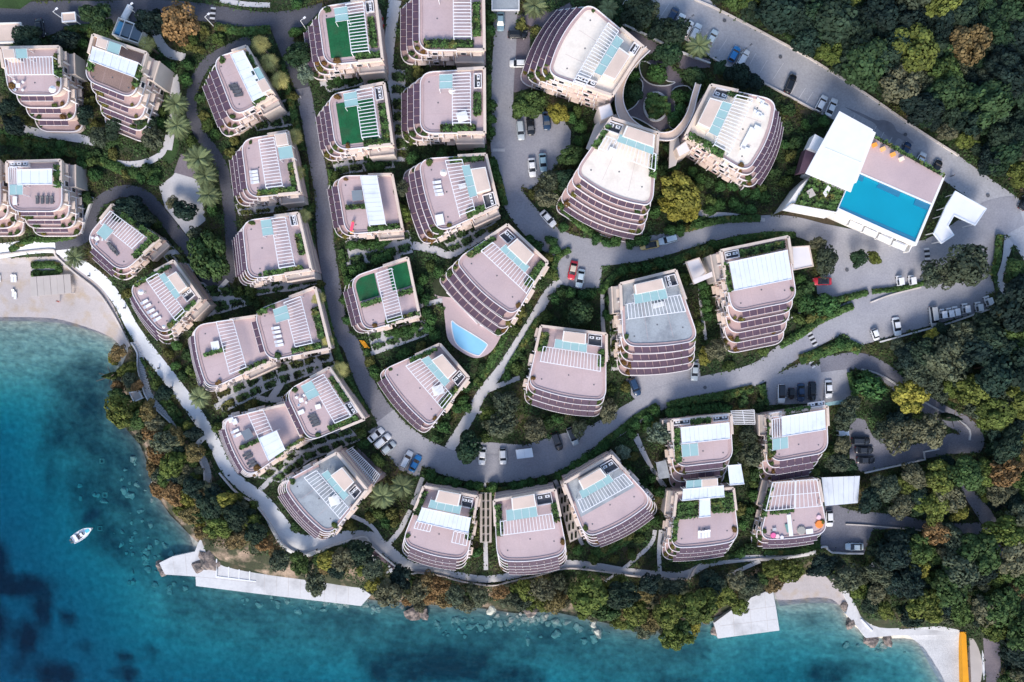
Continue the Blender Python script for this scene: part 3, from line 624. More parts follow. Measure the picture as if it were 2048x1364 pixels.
def feature(T, kind, v, F, Q, zt):
    s0, s1, t0, t1 = v[:4]
    if kind == 'perg':
        h = 2.5; q = Q(s0,s1,t0,t1,zt+h); Ls = (q[1]-q[0]).length; Lt = (q[3]-q[0]).length
        m_ = max(4, int(Ls/.72))
        for u, w_ in ((0,.22),(1,.22)): bar('beam', lerp(q[0],q[3],u), lerp(q[1],q[2],u), w_*.7, .18, 'white', T)
        if Lt > 4.5: bar('beam', lerp(q[0],q[3],.5)-Vector((0,0,.06)), lerp(q[1],q[2],.5)-Vector((0,0,.06)), .16, .2, 'white', T)
        for i in range(m_+1):
            u = i/m_; bar('slat', lerp(q[0],q[1],u)+Vector((0,0,.12)), lerp(q[3],q[2],u)+Vector((0,0,.12)), .13 if 0<i<m_ else .2, .12, 'white', T)
        for p in (q[0],q[1],q[2],q[3]): bar('post', (p.x,p.y,zt), (p.x,p.y,zt+h), .16, .16, 'white', T)
    elif kind == 'glass':
        h = 2.75; q = Q(s0,s1,t0,t1,zt+h); Ls = (q[1]-q[0]).length; m_ = max(1, int(Ls/2.0+.5))
        for i in range(m_):
            ua, ub = i/m_+.004, (i+1)/m_-.004; P = [lerp(q[0],q[1],ua), lerp(q[0],q[1],ub), lerp(q[3],q[2],ub), lerp(q[3],q[2],ua)]
            prism('glass_panel', [(p.x,p.y) for p in P], zt+h-.05, zt+h, 'glass_aqua', T)
        for i in range(m_+1): bar('glazing_bar', lerp(q[0],q[1],i/m_)+Vector((0,0,.03)), lerp(q[3],q[2],i/m_)+Vector((0,0,.03)), .07, .06, 'rim', T)
        for p in q: bar('post', (p.x,p.y,zt), (p.x,p.y,zt+h-.06), .12, .12, 'white', T)
    elif kind == 'box':
        h = 2.9; q = Q(s0,s1,t0,t1,zt+h); c = sum(q, Vector())/4; P = lambda k: [(c.x+(p.x-c.x)*k, c.y+(p.y-c.y)*k) for p in q]
        prism('stair_house', P(.95), zt-.02, zt+h-.2, 'cream', T); prism('roof_edge', P(1.0), zt+h-.2, zt+h, 'white_warm', T); prism('roof_top', P(.90), zt+h-.01, zt+h+.04, 'box_top', T)
    elif kind == 'canopy':
        h = 2.8; q = Q(s0,s1,t0,t1,zt+h); Ls = (q[1]-q[0]).length; m_ = max(4, int(Ls/.95))
        for i in range(m_):
            ua, ub = i/m_+.002, (i+1)/m_-.002; P = [lerp(q[0],q[1],ua), lerp(q[0],q[1],ub), lerp(q[3],q[2],ub), lerp(q[3],q[2],ua)]
            prism('canopy_panel', [(p.x,p.y) for p in P], zt+h-.10, zt+h-(.05 if i%2 else 0), 'canopy', T)
        for p in q: bar('post', (p.x,p.y,zt), (p.x,p.y,zt+h-.1), .14, .14, 'white', T)
        for u in (0,1): bar('canopy_edge', lerp(q[0],q[3],u)+Vector((0,0,-.02)), lerp(q[1],q[2],u)+Vector((0,0,-.02)), .16, .22, 'white', T)
    elif kind == 'hedge':
        h = v[4] if len(v) > 4 else .85; q = Q(s0,s1,t0,t1,zt+h); hedge_mesh([(p.x,p.y) for p in q], zt+.02, h, T)
    elif kind == 'turf':
        q = Q(s0,s1,t0,t1,zt+.12); prism('turf_roof', [(p.x,p.y) for p in q], zt-.01, zt+.12, 'turf', T)
    elif kind == 'patch':
        q = Q(s0,s1,t0,t1,zt+.05); prism('roof_felt', [(p.x,p.y) for p in q], zt-.01, zt+.05, 'deck_grey', T)
    elif kind == 'ac':
        q = Q(s0,s1,t0,t1,zt+.06); prism('equipment_floor', [(p.x,p.y) for p in q], zt-.01, zt+.06, 'dark_grey', T)
        o = wall_strip('equipment_wall', [tuple(p[:2]) for p in q], .22, zt+.0, zt+.95, 'rim', T, closed=True); fix_normals(o.data)
        Ls = (q[1]-q[0]).length; Lt = (q[3]-q[0]).length; dS = (q[1]-q[0]).normalized(); dT = (q[3]-q[0]).normalized(); an = math.atan2(dS.y, dS.x)
        alongS = Ls >= Lt; m_ = max(2, min(5, int(max(Ls,Lt)/1.35)))
        for i in range(m_):
            u = (i+.5)/m_; p = (lerp(q[0],q[1],u)+dT*min(.75,Lt*.4)) if alongS else (lerp(q[0],q[3],u)+dS*min(.75,Ls*.4))
            a = box('air_conditioner', (p.x,p.y,zt+.5), (.98,.55,.8) if alongS else (.55,.98,.8), an, 'white', T)
            g = link('fan_grille', unitbox('dark_grey'), a, (0,0,.5)); g.scale = (.45,.55,.04)

P_, GL, BX, CN, HG, TF, AC = 'perg','glass','box','canopy','hedge','turf','ac'
g1 = 'pink terraced blocks on the slope'
bld('B1',(4,98),(122,96),(125,192),(20,192),3,17,'pink terraced block with white pergola and white parasol in the top left corner','the top left pink block',
    [(BX,0,.2,0,.2),(GL,.22,.42,0,.2),(P_,.02,.85,.18,.55),(HG,.86,.97,.12,.58)], pd=.5)
bld('B2',(190,72),(296,108),(268,200),(168,160),4,16,'terraced block with brown gravel roof and white canopy beside the orange tree','the brown gravel roof',
    [(BX,.05,.25,0,.2),(GL,.27,.5,0,.22),(CN,.0,.88,.24,.55),(HG,.88,.98,.3,.72),(HG,.0,.08,.55,.75)], deck='deck_brown', pd=.5)
bld('B3',(495,95),(550,192),(470,235),(425,118),3,18,'pink terraced block with white ribbed canopy and dark loungers beside three fan palms','the block beside three fan palms',
    [(CN,.02,.9,.15,.5),(GL,.4,.62,0,.22),(BX,.62,.86,0,.22),(HG,.08,.38,.02,.13),(HG,.9,.97,.2,.5)])
bld('B4',(752,-3),(766,121),(650,132),(634,16),3,15,'terraced block with full green turf roof touching the top road','the upper green turf roof',
    [(TF,.2,.88,.24,.88),(GL,.05,.28,.5,.72),(P_,.02,.82,.22,.52),(AC,.05,.22,.05,.18),(HG,.28,.75,.08,.18),(HG,.85,.94,.05,.45)])
bld('B5',(967,-28),(969,102),(838,102),(838,-28),3,15,'large pink terraced block cut by the top edge of the photo','the block cut by the top edge',
    [(GL,0,.2,.2,.7),(P_,.1,.78,.2,.47),(HG,.82,.94,.18,.92),(HG,.25,.75,.07,.17)])
bld('B6',(969,138),(970,267),(840,268),(840,145),3,15,'pink terraced block with round white parasol directly below the block at the top edge','the block with the round parasol',
    [(GL,.05,.28,.5,.7),(P_,.05,.83,.22,.5),(AC,.08,.3,.05,.16),(HG,.35,.7,.07,.17),(HG,.85,.95,.15,.68)])
bld('B7',(769,168),(786,290),(672,302),(655,190),3,14,'lower neighbour of two terraced blocks with full green turf roofs','the lower green turf roof',
    [(TF,.18,.9,.24,.88),(GL,.03,.27,.5,.73),(P_,.02,.82,.22,.52),(AC,.05,.25,.05,.17),(HG,.3,.85,.04,.16),(HG,.87,.96,.05,.5)])
bld('B8',(972,310),(997,413),(878,467),(838,318),3,14,'curved pink block with white stair house and four white loungers beside the central road','the curved block by the central road',
    [(BX,.22,.65,.05,.28),(GL,.15,.68,.28,.4),(P_,.05,.88,.37,.62),(AC,.72,.95,.03,.2),(HG,.86,.97,.22,.5),(HG,.01,.09,.05,.55)], bulge=7)
bld('B9',(785,350),(806,460),(692,470),(672,352),2,15,'pink block with white awning roof and a red toy slide','the block with the red slide',
    [(CN,0,.87,.28,.57),(HG,.88,.97,.05,.6),(HG,.5,.56,.58,.92)])
bld('B10',(577,264),(602,386),(497,397),(482,280),3,16,'pink terraced block with white loungers just below the block of three fan palms','the block with four stacked white loungers',
    [(P_,.05,.85,.32,.64),(GL,.22,.42,.0,.28),(BX,.0,.2,.05,.3),(HG,.88,.96,.1,.8),(HG,.5,.85,.05,.15)])
bld('B11',(598,427),(624,540),(497,560),(484,442),4,13,'plain pink terraced block whose bare roof has no loungers in the left column','the bare pink roof in the left column',
    [(GL,.03,.3,.5,.68),(P_,.03,.88,.25,.5),(HG,.35,.7,.05,.15),(AC,.03,.2,.05,.16),(HG,.9,.97,.15,.75)])
bld('B12',(632,575),(662,697),(535,722),(508,622),3,14,'pink block with white loungers and a dark round parasol left of the lane','the block with the dark parasol',
    [(GL,.1,.35,.5,.72),(P_,.05,.85,.26,.53),(HG,.02,.1,.7,.95),(HG,.87,.95,.15,.6),(HG,.3,.8,.05,.15)])
bld('B13',(515,632),(545,722),(418,780),(388,650),4,12,'curved pink block with white square spa tub above the promenade','the block with the white spa tub',
    [(P_,.0,.9,.39,.65),(HG,.45,.5,.65,.95),(HG,.9,.97,.1,.5)], bulge=7, dz=-3)
bld('B14',(660,735),(730,838),(618,884),(570,782),3,14,'pink block with four dark loungers in the corner above the white parked cars','the block above the white parked cars',
    [(GL,.05,.33,.45,.68),(P_,.05,.87,.18,.47),(AC,.65,.85,.03,.15),(HG,.15,.6,.05,.14),(HG,.88,.96,.1,.6)])
bld('B15',(575,808),(607,880),(498,955),(446,838),4,12,'curved pink block split by a hedge, with white corner sofa beside the promenade','the block with the white corner sofa',
    [(P_,.0,.5,.38,.62),(CN,.5,.95,.32,.62),(HG,.5,.55,.62,.95),(HG,.93,.99,.0,.5)], bulge=7, dz=-3)
bld('B16',(228,410),(322,478),(245,548),(170,480),2,14,'diagonal pink block inside the dark loop road behind the beach','the block inside the loop road',
    [(P_,.02,.77,.15,.5),(GL,.08,.3,.45,.72),(HG,.2,.95,.0,.12,1.3),(HG,.85,.95,.12,.6)], r=30)
bld('B17',(350,522),(404,598),(330,672),(258,572),3,12,'diagonal pink block with white loungers overlooking the sandy beach','the block overlooking the beach',
    [(P_,.05,.93,.41,.66),(GL,.1,.65,.3,.42),(BX,.2,.6,.1,.3),(AC,.65,.85,.05,.25),(HG,.89,.97,.15,.85),(HG,.0,.06,.15,.9)], bulge=7)
bld('B18',(18,325),(125,322),(126,424),(20,424),3,13,'pink terraced block with white canopy and dark loungers at the left edge','the left edge block with dark loungers',
    [(CN,.15,.8,.15,.45),(P_,.0,.15,.1,.45),(GL,.0,.25,.45,.65),(HG,.83,.95,.08,.5),(AC,.05,.4,.01,.1)], pd=.5)
bld('B18b',(-112,325),(2,322),(2,424),(-110,424),3,13,'terraced block mostly cut off by the left edge','the cut-off left block', [(HG,.8,.95,.1,.4)], pd=.5)
bld('B19',(816,516),(840,632),(728,664),(700,555),2,14,'pink block whose upper half is green turf crossed by a white pergola','the half turf roof',
    [(TF,.05,.46,.6,.96),(TF,.05,.46,.02,.36),(P_,.08,.95,.3,.57),(HG,.5,.57,.58,.93),(HG,.5,.57,.04,.28),(HG,.91,.98,.0,.6)])
bld('B20',(1015,450),(1095,525),(1030,632),(910,520),3,17,'curved pink block above the patio with the kidney-shaped pool','the block above the curved pool',
    [(P_,.1,.97,.37,.6),(GL,.25,.78,.25,.37),(BX,.3,.72,.05,.27),(AC,.08,.27,.06,.22),(HG,.86,.97,.05,.5),(HG,.02,.09,.3,.8)], bulge=10, r=22)
bld('B21',(880,688),(938,755),(862,855),(764,740),2,14,'curved pink block inside the bend of the lane above the diagonal footpath','the block in the bend of the lane',
    [(BX,.22,.7,.08,.28),(GL,.12,.75,.27,.4),(P_,.1,.95,.4,.66),(AC,.74,.92,.04,.22),(HG,.88,.97,.25,.65),(HG,.02,.09,.1,.55)], bulge=8, r=20)
bld('B22',(1082,652),(1212,668),(1212,800),(1055,770),3,13,'curved pink block in the middle with a plain front roof facing the lower ring road','the middle block facing the ring road',
    [(BX,.35,.7,.03,.2),(GL,.25,.72,.18,.32),(P_,.1,.92,.33,.58),(AC,.73,.93,.03,.2),(HG,.03,.14,.1,.4),(HG,.9,.97,.25,.5)], bulge=9, r=22)
bld('B23',(1240,568),(1350,541),(1398,680),(1246,692),4,15,'tall terraced block with weathered grey roof beside the central parking bays','the tall grey roof',
    [(BX,.25,.75,.06,.22),(GL,.22,.75,.2,.36),(P_,.1,.95,.34,.58),(AC,.78,.96,.05,.2)], deck='deck_grey', bulge=6)
bld('B24',(1440,502),(1574,474),(1594,602),(1464,628),4,20,'tall pink block with a large white canopy between two small entrance pavilions','the large white canopy block',
    [(CN,.1,.98,.2,.65),(AC,.05,.25,.04,.15),(HG,.28,.95,.05,.16),(HG,.02,.08,.2,.65)], pd=.55)
wg = 'three white-roofed towers around the round courtyard'
bld('B25',(1286,97),(1224,193),(1096,150),(1178,6),4,14,'white-roofed curved tower upper left of the round courtyard','the upper left white roof',
    [(BX,.22,.72,.1,.3),(GL,.1,.74,.3,.42),(P_,.04,.97,.43,.62),(AC,.03,.2,.05,.15),(AC,.88,.97,.3,.6)], bulge=13, deck='deck_white', grp=wg, r=22, annex=False)
bld('B26',(1222,238),(1315,268),(1305,412),(1148,345),4,15,'white-roofed curved tower below the round courtyard','the lower white roof',
    [(BX,.35,.95,.02,.2),(GL,.3,.95,.18,.3),(P_,.1,1.0,.28,.5),(AC,.02,.28,.05,.2),(HG,.0,.08,.1,.5),(HG,.93,1.02,.3,.6)], bulge=14, deck='deck_white', grp=wg, r=22, annex=False, pd=.6)
bld('B27',(1370,272),(1420,172),(1550,200),(1492,345),4,12,'white-roofed curved tower right of the round courtyard with a U-shaped white sofa','the right white roof',
    [(BX,.3,.8,.08,.28),(GL,.25,.8,.28,.42),(P_,.12,.95,.43,.68),(AC,.82,.97,.1,.3),(HG,.0,.12,.05,.6),(HG,.93,.98,.3,.6)], bulge=13, deck='deck_white', grp=wg, r=22, annex=False)
bld('B28',(1342,840),(1460,828),(1466,922),(1350,935),3,20,'pink block with white canopy roof just below the row of round bushes','the canopy block below the bush row',
    [(CN,.15,.98,.18,.52),(GL,.14,.42,.54,.8),(HG,.03,.12,.2,.9),(AC,.03,.3,.0,.11),(AC,.7,.95,.0,.11),(HG,.34,.66,.02,.14)], pd=.55)
bld('B29',(1352,985),(1465,975),(1478,1080),(1340,1095),3,15,'pink block with planted roof and white T-shaped canopy near the shore','the planted roof near the shore',
    [(HG,.06,.4,.2,.5,1.2),(HG,.64,.98,.1,.45,1.2),(CN,.42,.6,.17,.5),(CN,.12,.85,-.05,.16),(GL,.17,.45,-.2,-.05),(BX,.45,.75,-.2,-.06),(CN,.96,1.22,-.42,-.05),(HG,.02,.08,.5,.85)], bulge=5)
bld('B30',(1538,830),(1652,812),(1656,905),(1540,925),3,18,'pink block with ribbed white canopy just below the five parked cars','the canopy block below five parked cars',
    [(P_,.05,.22,.1,.5),(CN,.22,.98,.08,.5),(GL,.05,.32,.52,.76),(HG,-.02,.05,.1,.9),(HG,.3,.72,-.06,.06),(AC,.68,.95,-.12,-.03),(AC,.0,.2,-.04,.04)])
bld('B31',(1545,965),(1635,958),(1655,1065),(1518,1078),2,14,'pink block with slatted pergola, colourful poufs and orange plants near the shore','the block with colourful poufs',
    [(P_,.0,.5,.0,.5),(P_,.52,.98,.0,.5),(HG,-.05,.03,.1,.6),(HG,.1,.5,.52,.57,.5)], bulge=5)
bld('B32',(675,905),(735,978),(660,1072),(565,965),4,13,'grey-roofed curved block nearest the white promenade bend','the grey roof by the promenade bend',
    [(BX,.31,.7,.1,.33),(GL,.2,.8,.31,.43),(P_,.1,.95,.45,.68),(AC,.75,.93,.1,.26),('patch',.02,.3,.04,.3)], deck='deck_grey', bulge=9)
bld('B33',(848,972),(955,992),(935,1118),(803,1085),3,14,'curved pink seafront block with white canopy, leftmost of three below the ring road','the leftmost seafront block',
    [(BX,.28,.7,.02,.22),(GL,.2,.75,.2,.34),(CN,.1,.95,.36,.6),(P_,.1,.35,.6,.72),(P_,.72,.95,.62,.8),(AC,.74,.93,.04,.2),(HG,.92,1.0,.2,.7),(HG,.01,.09,.1,.5)], bulge=9)
bld('B34',(988,1000),(1110,978),(1135,1105),(994,1120),4,13,'curved pink seafront block in the middle of three below the ring road','the middle seafront block',
    [(BX,.28,.66,.02,.22),(GL,.18,.66,.2,.38),(P_,.08,.88,.37,.6),(AC,.68,.92,.03,.2),(HG,.9,.98,.22,.5),(HG,.02,.1,.1,.6)], bulge=9)
bld('B35',(1128,965),(1222,910),(1305,1000),(1170,1075),4,13,'curved seafront block with half grey, half pink roof','the half grey seafront roof',
    [('patch',.05,.96,.04,.66),(BX,.25,.7,.1,.28),(GL,.18,.75,.26,.4),(P_,.1,.95,.38,.6),(AC,.72,.95,.06,.24)], bulge=10)
# ------------------------------------------------------------------ other structures
def XY(q, z): return [(W(x,y,z).x, W(x,y,z).y) for x, y in q]
def pool_building():
    zt = G(1760,380)+8.0; O = W(1760,380,zt); T = thing('pool_building', 'large white building with turquoise rooftop pool and pink sun terrace', 'building', (O.x,O.y,G(1760,380)))
    foot = [(1681,224),(1746,262),(1892,350),(1833,492),(1810,494),(1672,428),(1612,345)]
    mask_poly(foot); mask_poly([(1560,420),(1620,300),(1690,225),(1900,345),(1840,500),(1790,500)])
    prism('wall', XY([(1746,264),(1890,351),(1832,489),(1674,421),(1700,330)], zt), G(1800,490)-4, zt-1.72, 'white_warm', T)
    for q in ([(1891,351),(1833,491),(1829,487),(1886,352)],[(1832,491),(1672,424),(1677,418),(1830,484)]): prism('edge_wall', XY(q, zt), zt-1.74, zt+.05, 'white_warm', T)
    prism('terrace_deck', XY([(1744,272),(1888,354),(1866,408),(1708,338)], zt), zt-1.73, zt, 'deck', T)
    # pool basin
    pq = [(1709,341),(1866,409),(1831,487),(1676,417)]
    prism('pool_floor', XY(pq, zt), zt-1.6, zt-.62, 'pool_tile', T)
    P = [W(x,y,zt) for x,y in pq]
    o = wall_strip('pool_wall', [tuple(p[:2]) for p in P], .35, zt-1.5, zt+.06, 'white', T, closed=True); fix_normals(o.data)
    for q in ([(1709,341),(1730,350),(1725,363),(1704,354)], [(1760,363),(1803,383),(1797,394),(1754,374)], [(1832,396),(1866,411),(1860,422),(1828,409)]):
        prism('pool_step', XY(q, zt-.35), zt-1.25, zt-.35, 'pool_step', T)
    prism('pool_ledge', XY([(1680,412),(1836,478),(1833,485),(1677,417)], zt-.38), zt-1.25, zt-.38, 'pool_step', T)
    wm = bpy.data.materials.new('pool_water'); wm.use_nodes = True; nt = wm.node_tree; nt.nodes.remove(nt.nodes['Principled BSDF'])
    tr = nt.nodes.new('ShaderNodeBsdfTransparent'); tr.inputs[0].default_value = (.90,.99,1,1); gl = nt.nodes.new('ShaderNodeBsdfGlossy'); gl.inputs['Roughness'].default_value = .08
    fr = nt.nodes.new('ShaderNodeFresnel'); fr.inputs[0].default_value = 1.33; mx = nt.nodes.new('ShaderNodeMixShader')
    nt.links.new(fr.outputs[0], mx.inputs[0]); nt.links.new(tr.outputs[0], mx.inputs[1]); nt.links.new(gl.outputs[0], mx.inputs[2]); nt.links.new(mx.outputs[0], nt.nodes['Material Output'].inputs[0]); MATS['pool_water'] = wm
    q = XY(pq, zt-.15); me = mesh('pool_water', [(x-O.x, y-O.y, zt-.15-T.location.z) for x,y in q], [(3,2,1,0)], 'pool_water')
    if me.polygons[0].normal.z < 0: me.flip_normals()
    link('pool_water', me, T)
    # white pavilion roof
    zr = zt+3.2
    prism('pavilion_wall', XY([(1686,240),(1740,272),(1702,370),(1625,340)], zt), G(1650,330)-3, zr-.3, 'white_warm', T)
    prism('pavilion_roof', XY([(1679,222),(1746,259),(1702,384),(1611,346),(1626,318)], zr), zr-.3, zr, 'white', T)
    bar('roof_joint', W(1650,295,zr+.03), W(1724,326,zr+.03), .12, .06, 'canopy', T)
    prism('annex_roof', XY([(1630,268),(1656,282),(1640,305),(1617,296)], zt+.5), zt-3, zt+.5, 'white', T)
    prism('annex_terrace', XY([(1612,298),(1640,308),(1620,342),(1598,345)], zt-1), zt-4, zt-1, 'plum', T)
    # planted lower roof
    zb = zt-1.2
    prism('lower_roof', XY([(1624,350),(1690,382),(1674,424),(1585,405),(1566,420),(1600,372)], zb), G(1620,400)-3, zb, 'white_warm', T)
    P = XY([(1622,354),(1686,384),(1673,420),(1592,408)], zb+.6); hedge_mesh(P, zb, .6, T, 'roof_planting', dens=16, sz=.3)
    prism('roof_hatch', XY([(1614,382),(1624,376),(1632,390),(1620,396)], zb+1), zb, zb+1.0, 'greige', T)
    prism('roof_light', XY([(1646,386),(1656,370),(1662,376),(1652,394)], zb+1), zb, zb+1.0, 'white', T)
    prism('white_parapet', XY([(1566,420),(1586,408),(1674,424),(1650,436)], zb+.7), zb, zb+.7, 'white_warm', T)
    # facade windows with fins along the lower side
    for i in range(5):
        u = (i+.28)/5; x, y = 1668+(1812-1668)*u+10, 424+(492-424)*u+6
        p = W(x, y, zt-2.0); an = math.atan2(-(492-424), 1812-1668)
        wd = box('window', p, (2.6,.5,1.3), an, 'white', T); pn = link('pane', unitbox('glass_dark'), wd); pn.scale = (.85,1.1,.8)
        hd = W(x-3, y+4, zt-.9); box('window_hood', hd, (3.2,1.2,.15), an, 'white_warm', T)
        f = W(x+14, y+10, zt-2.4); box('fin', f, (.2,1.6,2.6), an, 'white_warm', T)
    P = XY([(1892,350),(1866,410)], zt)
    hedge_mesh(XY([(1744,266),(1890,348),(1888,353),(1742,271)], zt+.5), zt, .5, T, 'planter', dens=14)
    for i,(x,y,c) in enumerate([(1749,290,(.9,.35,.05)),(1766,298,(.85,.5,.2)),(1786,309,(.9,.4,.08)),(1803,318,(.9,.75,.6))]):
        o = box('poolside_table', W(x,y,zt+.4), (.9,.9,.75), .4, 'object'); o.color = (*c,1)
        tag(o, ['bright orange table nearest the white pavilion on the pool terrace','orange and white table second along the pool terrace edge','orange table third along the pool terrace edge','pale cushion table at the far end of the terrace edge'][i], 'table', 'tables along the pool terrace')
    return zt
ZP = pool_building()
def flat_canopy(name, q, h, label, m='white', cat='canopy', legs=True, th=.25, panels=0, rim=None, base=None):
    cx = sum(p[0] for p in q)/len(q); cy = sum(p[1] for p in q)/len(q); g = G(cx, cy) if base is None else base; z = g+h
    mask_poly(q); O = W(cx, cy, z); T = thing(name, label, cat, (O.x, O.y, g))
    if panels:
        qq = [W(x,y,z) for x,y in q]
        for i in range(panels):
            ua, ub = i/panels+.003, (i+1)/panels-.003; P = [lerp(qq[0],qq[1],ua), lerp(qq[0],qq[1],ub), lerp(qq[3],qq[2],ub), lerp(qq[3],qq[2],ua)]
            prism('roof_panel', [(p.x,p.y) for p in P], z-th, z-(.05 if i%2 else 0), m, T)
    else: prism('roof', XY(q, z), z-th, z, m, T)
    if rim: 
        o = wall_strip('roof_edge', XY(q, z), .35, z-th-.05, z+.15, rim, T, closed=True); fix_normals(o.data)
    if legs:
        for x,y in q:
            p = W(x+(cx-x)*.08, y+(cy-y)*.08, z); bar('post', (p.x,p.y,g-1.5), (p.x,p.y,z-th), .18,.18,'white',T)
    return T
flat_canopy('entrance_canopy', [(1910,383),(1972,418),(1950,450),(1908,430),(1895,452),(1907,470),(1883,486),(1868,467),(1885,430),(1893,412)], 4.5, 'white L-shaped entrance canopy right of the pool building', rim='canopy')
flat_canopy('gate_house', [(-30,48),(42,46),(43,84),(-30,86)], 3.5, 'flat beige gatehouse roof at the top left edge', 'box_top', 'building', rim='white_warm')
flat_canopy('shelter', [(124,27),(150,25),(152,42),(125,44)], 2.6, 'small beige shelter beside the dark top road', 'box_top', 'shelter', rim='white')
flat_canopy('beach_canopy', [(59,554),(140,548),(143,586),(62,593)], 2.4, 'large flat grey shade roof on the sandy beach', 'greige', 'canopy', panels=6)
flat_canopy('carport', [(1643,955),(1720,952),(1716,1006),(1650,1012)], 3.0, 'white panelled carport roof right of the two shore blocks', 'canopy', 'carport', panels=7)
flat_canopy('carport', [(1031,900),(1064,896),(1067,914),(1034,918)], 2.4, 'small grey-white flat roof between parked cars on the ring road', 'canopy', 'shelter', panels=2)
flat_canopy('garden_hut', [(259,785),(278,782),(285,796),(268,803)], 2.6, 'small grey hut roof among the shore trees', 'greige', 'hut', rim='canopy')
flat_canopy('garden_shed', [(1678,862),(1698,861),(1699,871),(1679,872)], 2.3, 'tiny pale flat roof beside three dark parked cars', 'canopy', 'shed')
flat_canopy('electric_hut', [(984,-20),(1038,-22),(1038,20),(984,20)], 2.6, 'blue-grey flat roof cut by the top edge beside the central road', 'deck_grey', 'hut', rim='white')
flat_canopy('pavilion', [(1372,524),(1398,516),(1412,545),(1388,568)], 4, 'pink entrance pavilion left of the large white canopy block', 'rim', 'pavilion', rim='cream')
flat_canopy('pavilion', [(1584,494),(1618,492),(1626,532),(1586,540)], 4, 'pink entrance pavilion right of the large white canopy block', 'rim', 'pavilion', rim='cream')
flat_canopy('service_ramp_roof', [(1650,806),(1706,796),(1708,805),(1652,812)], 2.2, 'narrow glazed strip roof below the lower parking bays', 'glass_aqua', 'canopy', panels=4)
flat_canopy('umbrella_roof', [(1312,925),(1332,920),(1340,955),(1318,958)], 3, 'grey pointed roof left of the canopy block below the bush row', 'deck_grey', 'pavilion')
# foot bridges to the entrance pavilions
for q, lab in (([(1385,560),(1390,568),(1445,545),(1440,536)], 'pink foot bridge from the left entrance pavilion to the block'),):
    g = G(1400,560); z = g+7; o = prism('foot_bridge', XY(q, z), z-.5, z, 'rim'); tag(o, lab, 'bridge'); 
# ring walkway round the courtyard
def ring_walk():
    pts = [(1296,98),(1268,126),(1246,160),(1238,196),(1246,230),(1268,254),(1305,270),(1342,272),(1365,252),(1380,225),(1388,195),(1396,168)]
    c, Lp, Rp = strip_poly(pts, [11,11,12,15,20,18,13,17,14,12,11,11], 5); z = G(1310,200)+7
    T = thing('ring_walkway', 'curved pink walkway bridge linking the three white-roofed towers', 'bridge', W(1238,196,G(1310,200)))
    L = [W(p[0],p[1],z) for p in Lp]; R = [W(p[0],p[1],z) for p in Rp]
    prism('deck', [(p.x,p.y) for p in L]+[(p.x,p.y) for p in R[::-1]], z-.6, z, 'box_top', T)
    for S_ in (L, R): o = wall_strip('parapet', [(p.x,p.y) for p in S_], .16, z-.1, z+.45, 'rim', T); fix_normals(o.data)
    for i in range(3, len(L), 9):
        m_ = (L[i]+R[i])/2; bar('column', (m_.x,m_.y,z-10), (m_.x,m_.y,z-.6), .6,.6,'cream',T)
    for nm, q, h in (('lift_tower', [(1196,214),(1220,206),(1227,230),(1202,242)], 3.0), ('lift_tower', [(1352,296),(1372,281),(1381,302),(1358,314)], 3.0)):
        mask_poly(q); prism(nm, XY(q, z+h), z-11, z+h, 'cream', T); o = prism('tower_cap', [tuple(Vector(a)*.88+Vector(np.mean(XY(q,z+h),axis=0))*.12) for a in XY(q, z+h)], z+h-.02, z+h+.05, 'rim', T)
    prism('link_deck', XY([(1190,250),(1204,240),(1232,228),(1240,240),(1215,262),(1180,300),(1172,296)], z), z-.6, z, 'greige', T)
    prism('link_deck', XY([(1340,274),(1356,270),(1362,300),(1352,330),(1338,336)], z-.02), z-.6, z-.02, 'greige', T)
ring_walk()
drape('courtyard_paving', [(1285,130),(1300,120),(1330,120),(1360,150),(1372,180),(1370,230),(1345,262),(1300,262),(1262,245),(1245,225),(1262,215),(1275,190),(1280,160)], 'paving_dark', .05)
drape('courtyard_paving', [(1250,55),(1300,78),(1330,95),(1300,110),(1275,95)], 'paving_dark', .05)
drape('courtyard_paving', [(1350,105),(1420,118),(1420,135),(1360,138)], 'paving_dark', .05)
for q in ([(1235,140),(1262,150),(1285,165),(1278,200),(1262,218),(1240,222),(1232,185)], [(1280,125),(1300,128),(1330,160),(1350,165),(1330,172),(1300,168),(1282,150)], [(1345,180),(1372,172),(1385,190),(1378,230),(1350,258),(1338,248),(1350,215)], [(1262,235),(1280,240),(1305,255),(1320,266),(1290,262)]):
    drape('planting_bed', q, 'ground', .09, smoothed=True, mk=False)
    P = smooth(q, True, 4); Pw = [Wg(*p) for p in P]
    o = wall_strip('bed_edge', [(p.x,p.y) for p in Pw], .22, [p.z-.2 for p in Pw], [p.z+.25 for p in Pw], 'concrete', closed=True); fix_normals(o.data); o['kind'] = 'structure'
def oval_bed():
    c = (1311,214); P = [Wg(c[0]+23*math.cos(a)*1.0, c[1]+28*math.sin(a)) for a in np.linspace(0, 2*math.pi, 32, endpoint=False)]
    T = thing('round_planter', 'oval white-edged planting bed in the middle of the courtyard', 'planter', Wg(*c))
    o = wall_strip('edge', [(p.x,p.y) for p in P], .5, P[0].z-.3, P[0].z+.55, 'concrete', T, closed=True); fix_normals(o.data)
    prism('soil', [(p.x,p.y) for p in P], P[0].z-.3, P[0].z+.35, 'soil', T)
    for i in range(9):
        a = i*2.4; rr = 5+i*1.6; p = Wg(c[0]+rr*math.cos(a), c[1]+rr*math.sin(a)); s = 1.1
        hedge_mesh([(p.x-s,p.y-s),(p.x+s,p.y-s),(p.x+s,p.y+s),(p.x-s,p.y+s)], p.z+.3, .7+.3*(i%3), T, 'bed_shrub', sz=.26)
oval_bed()
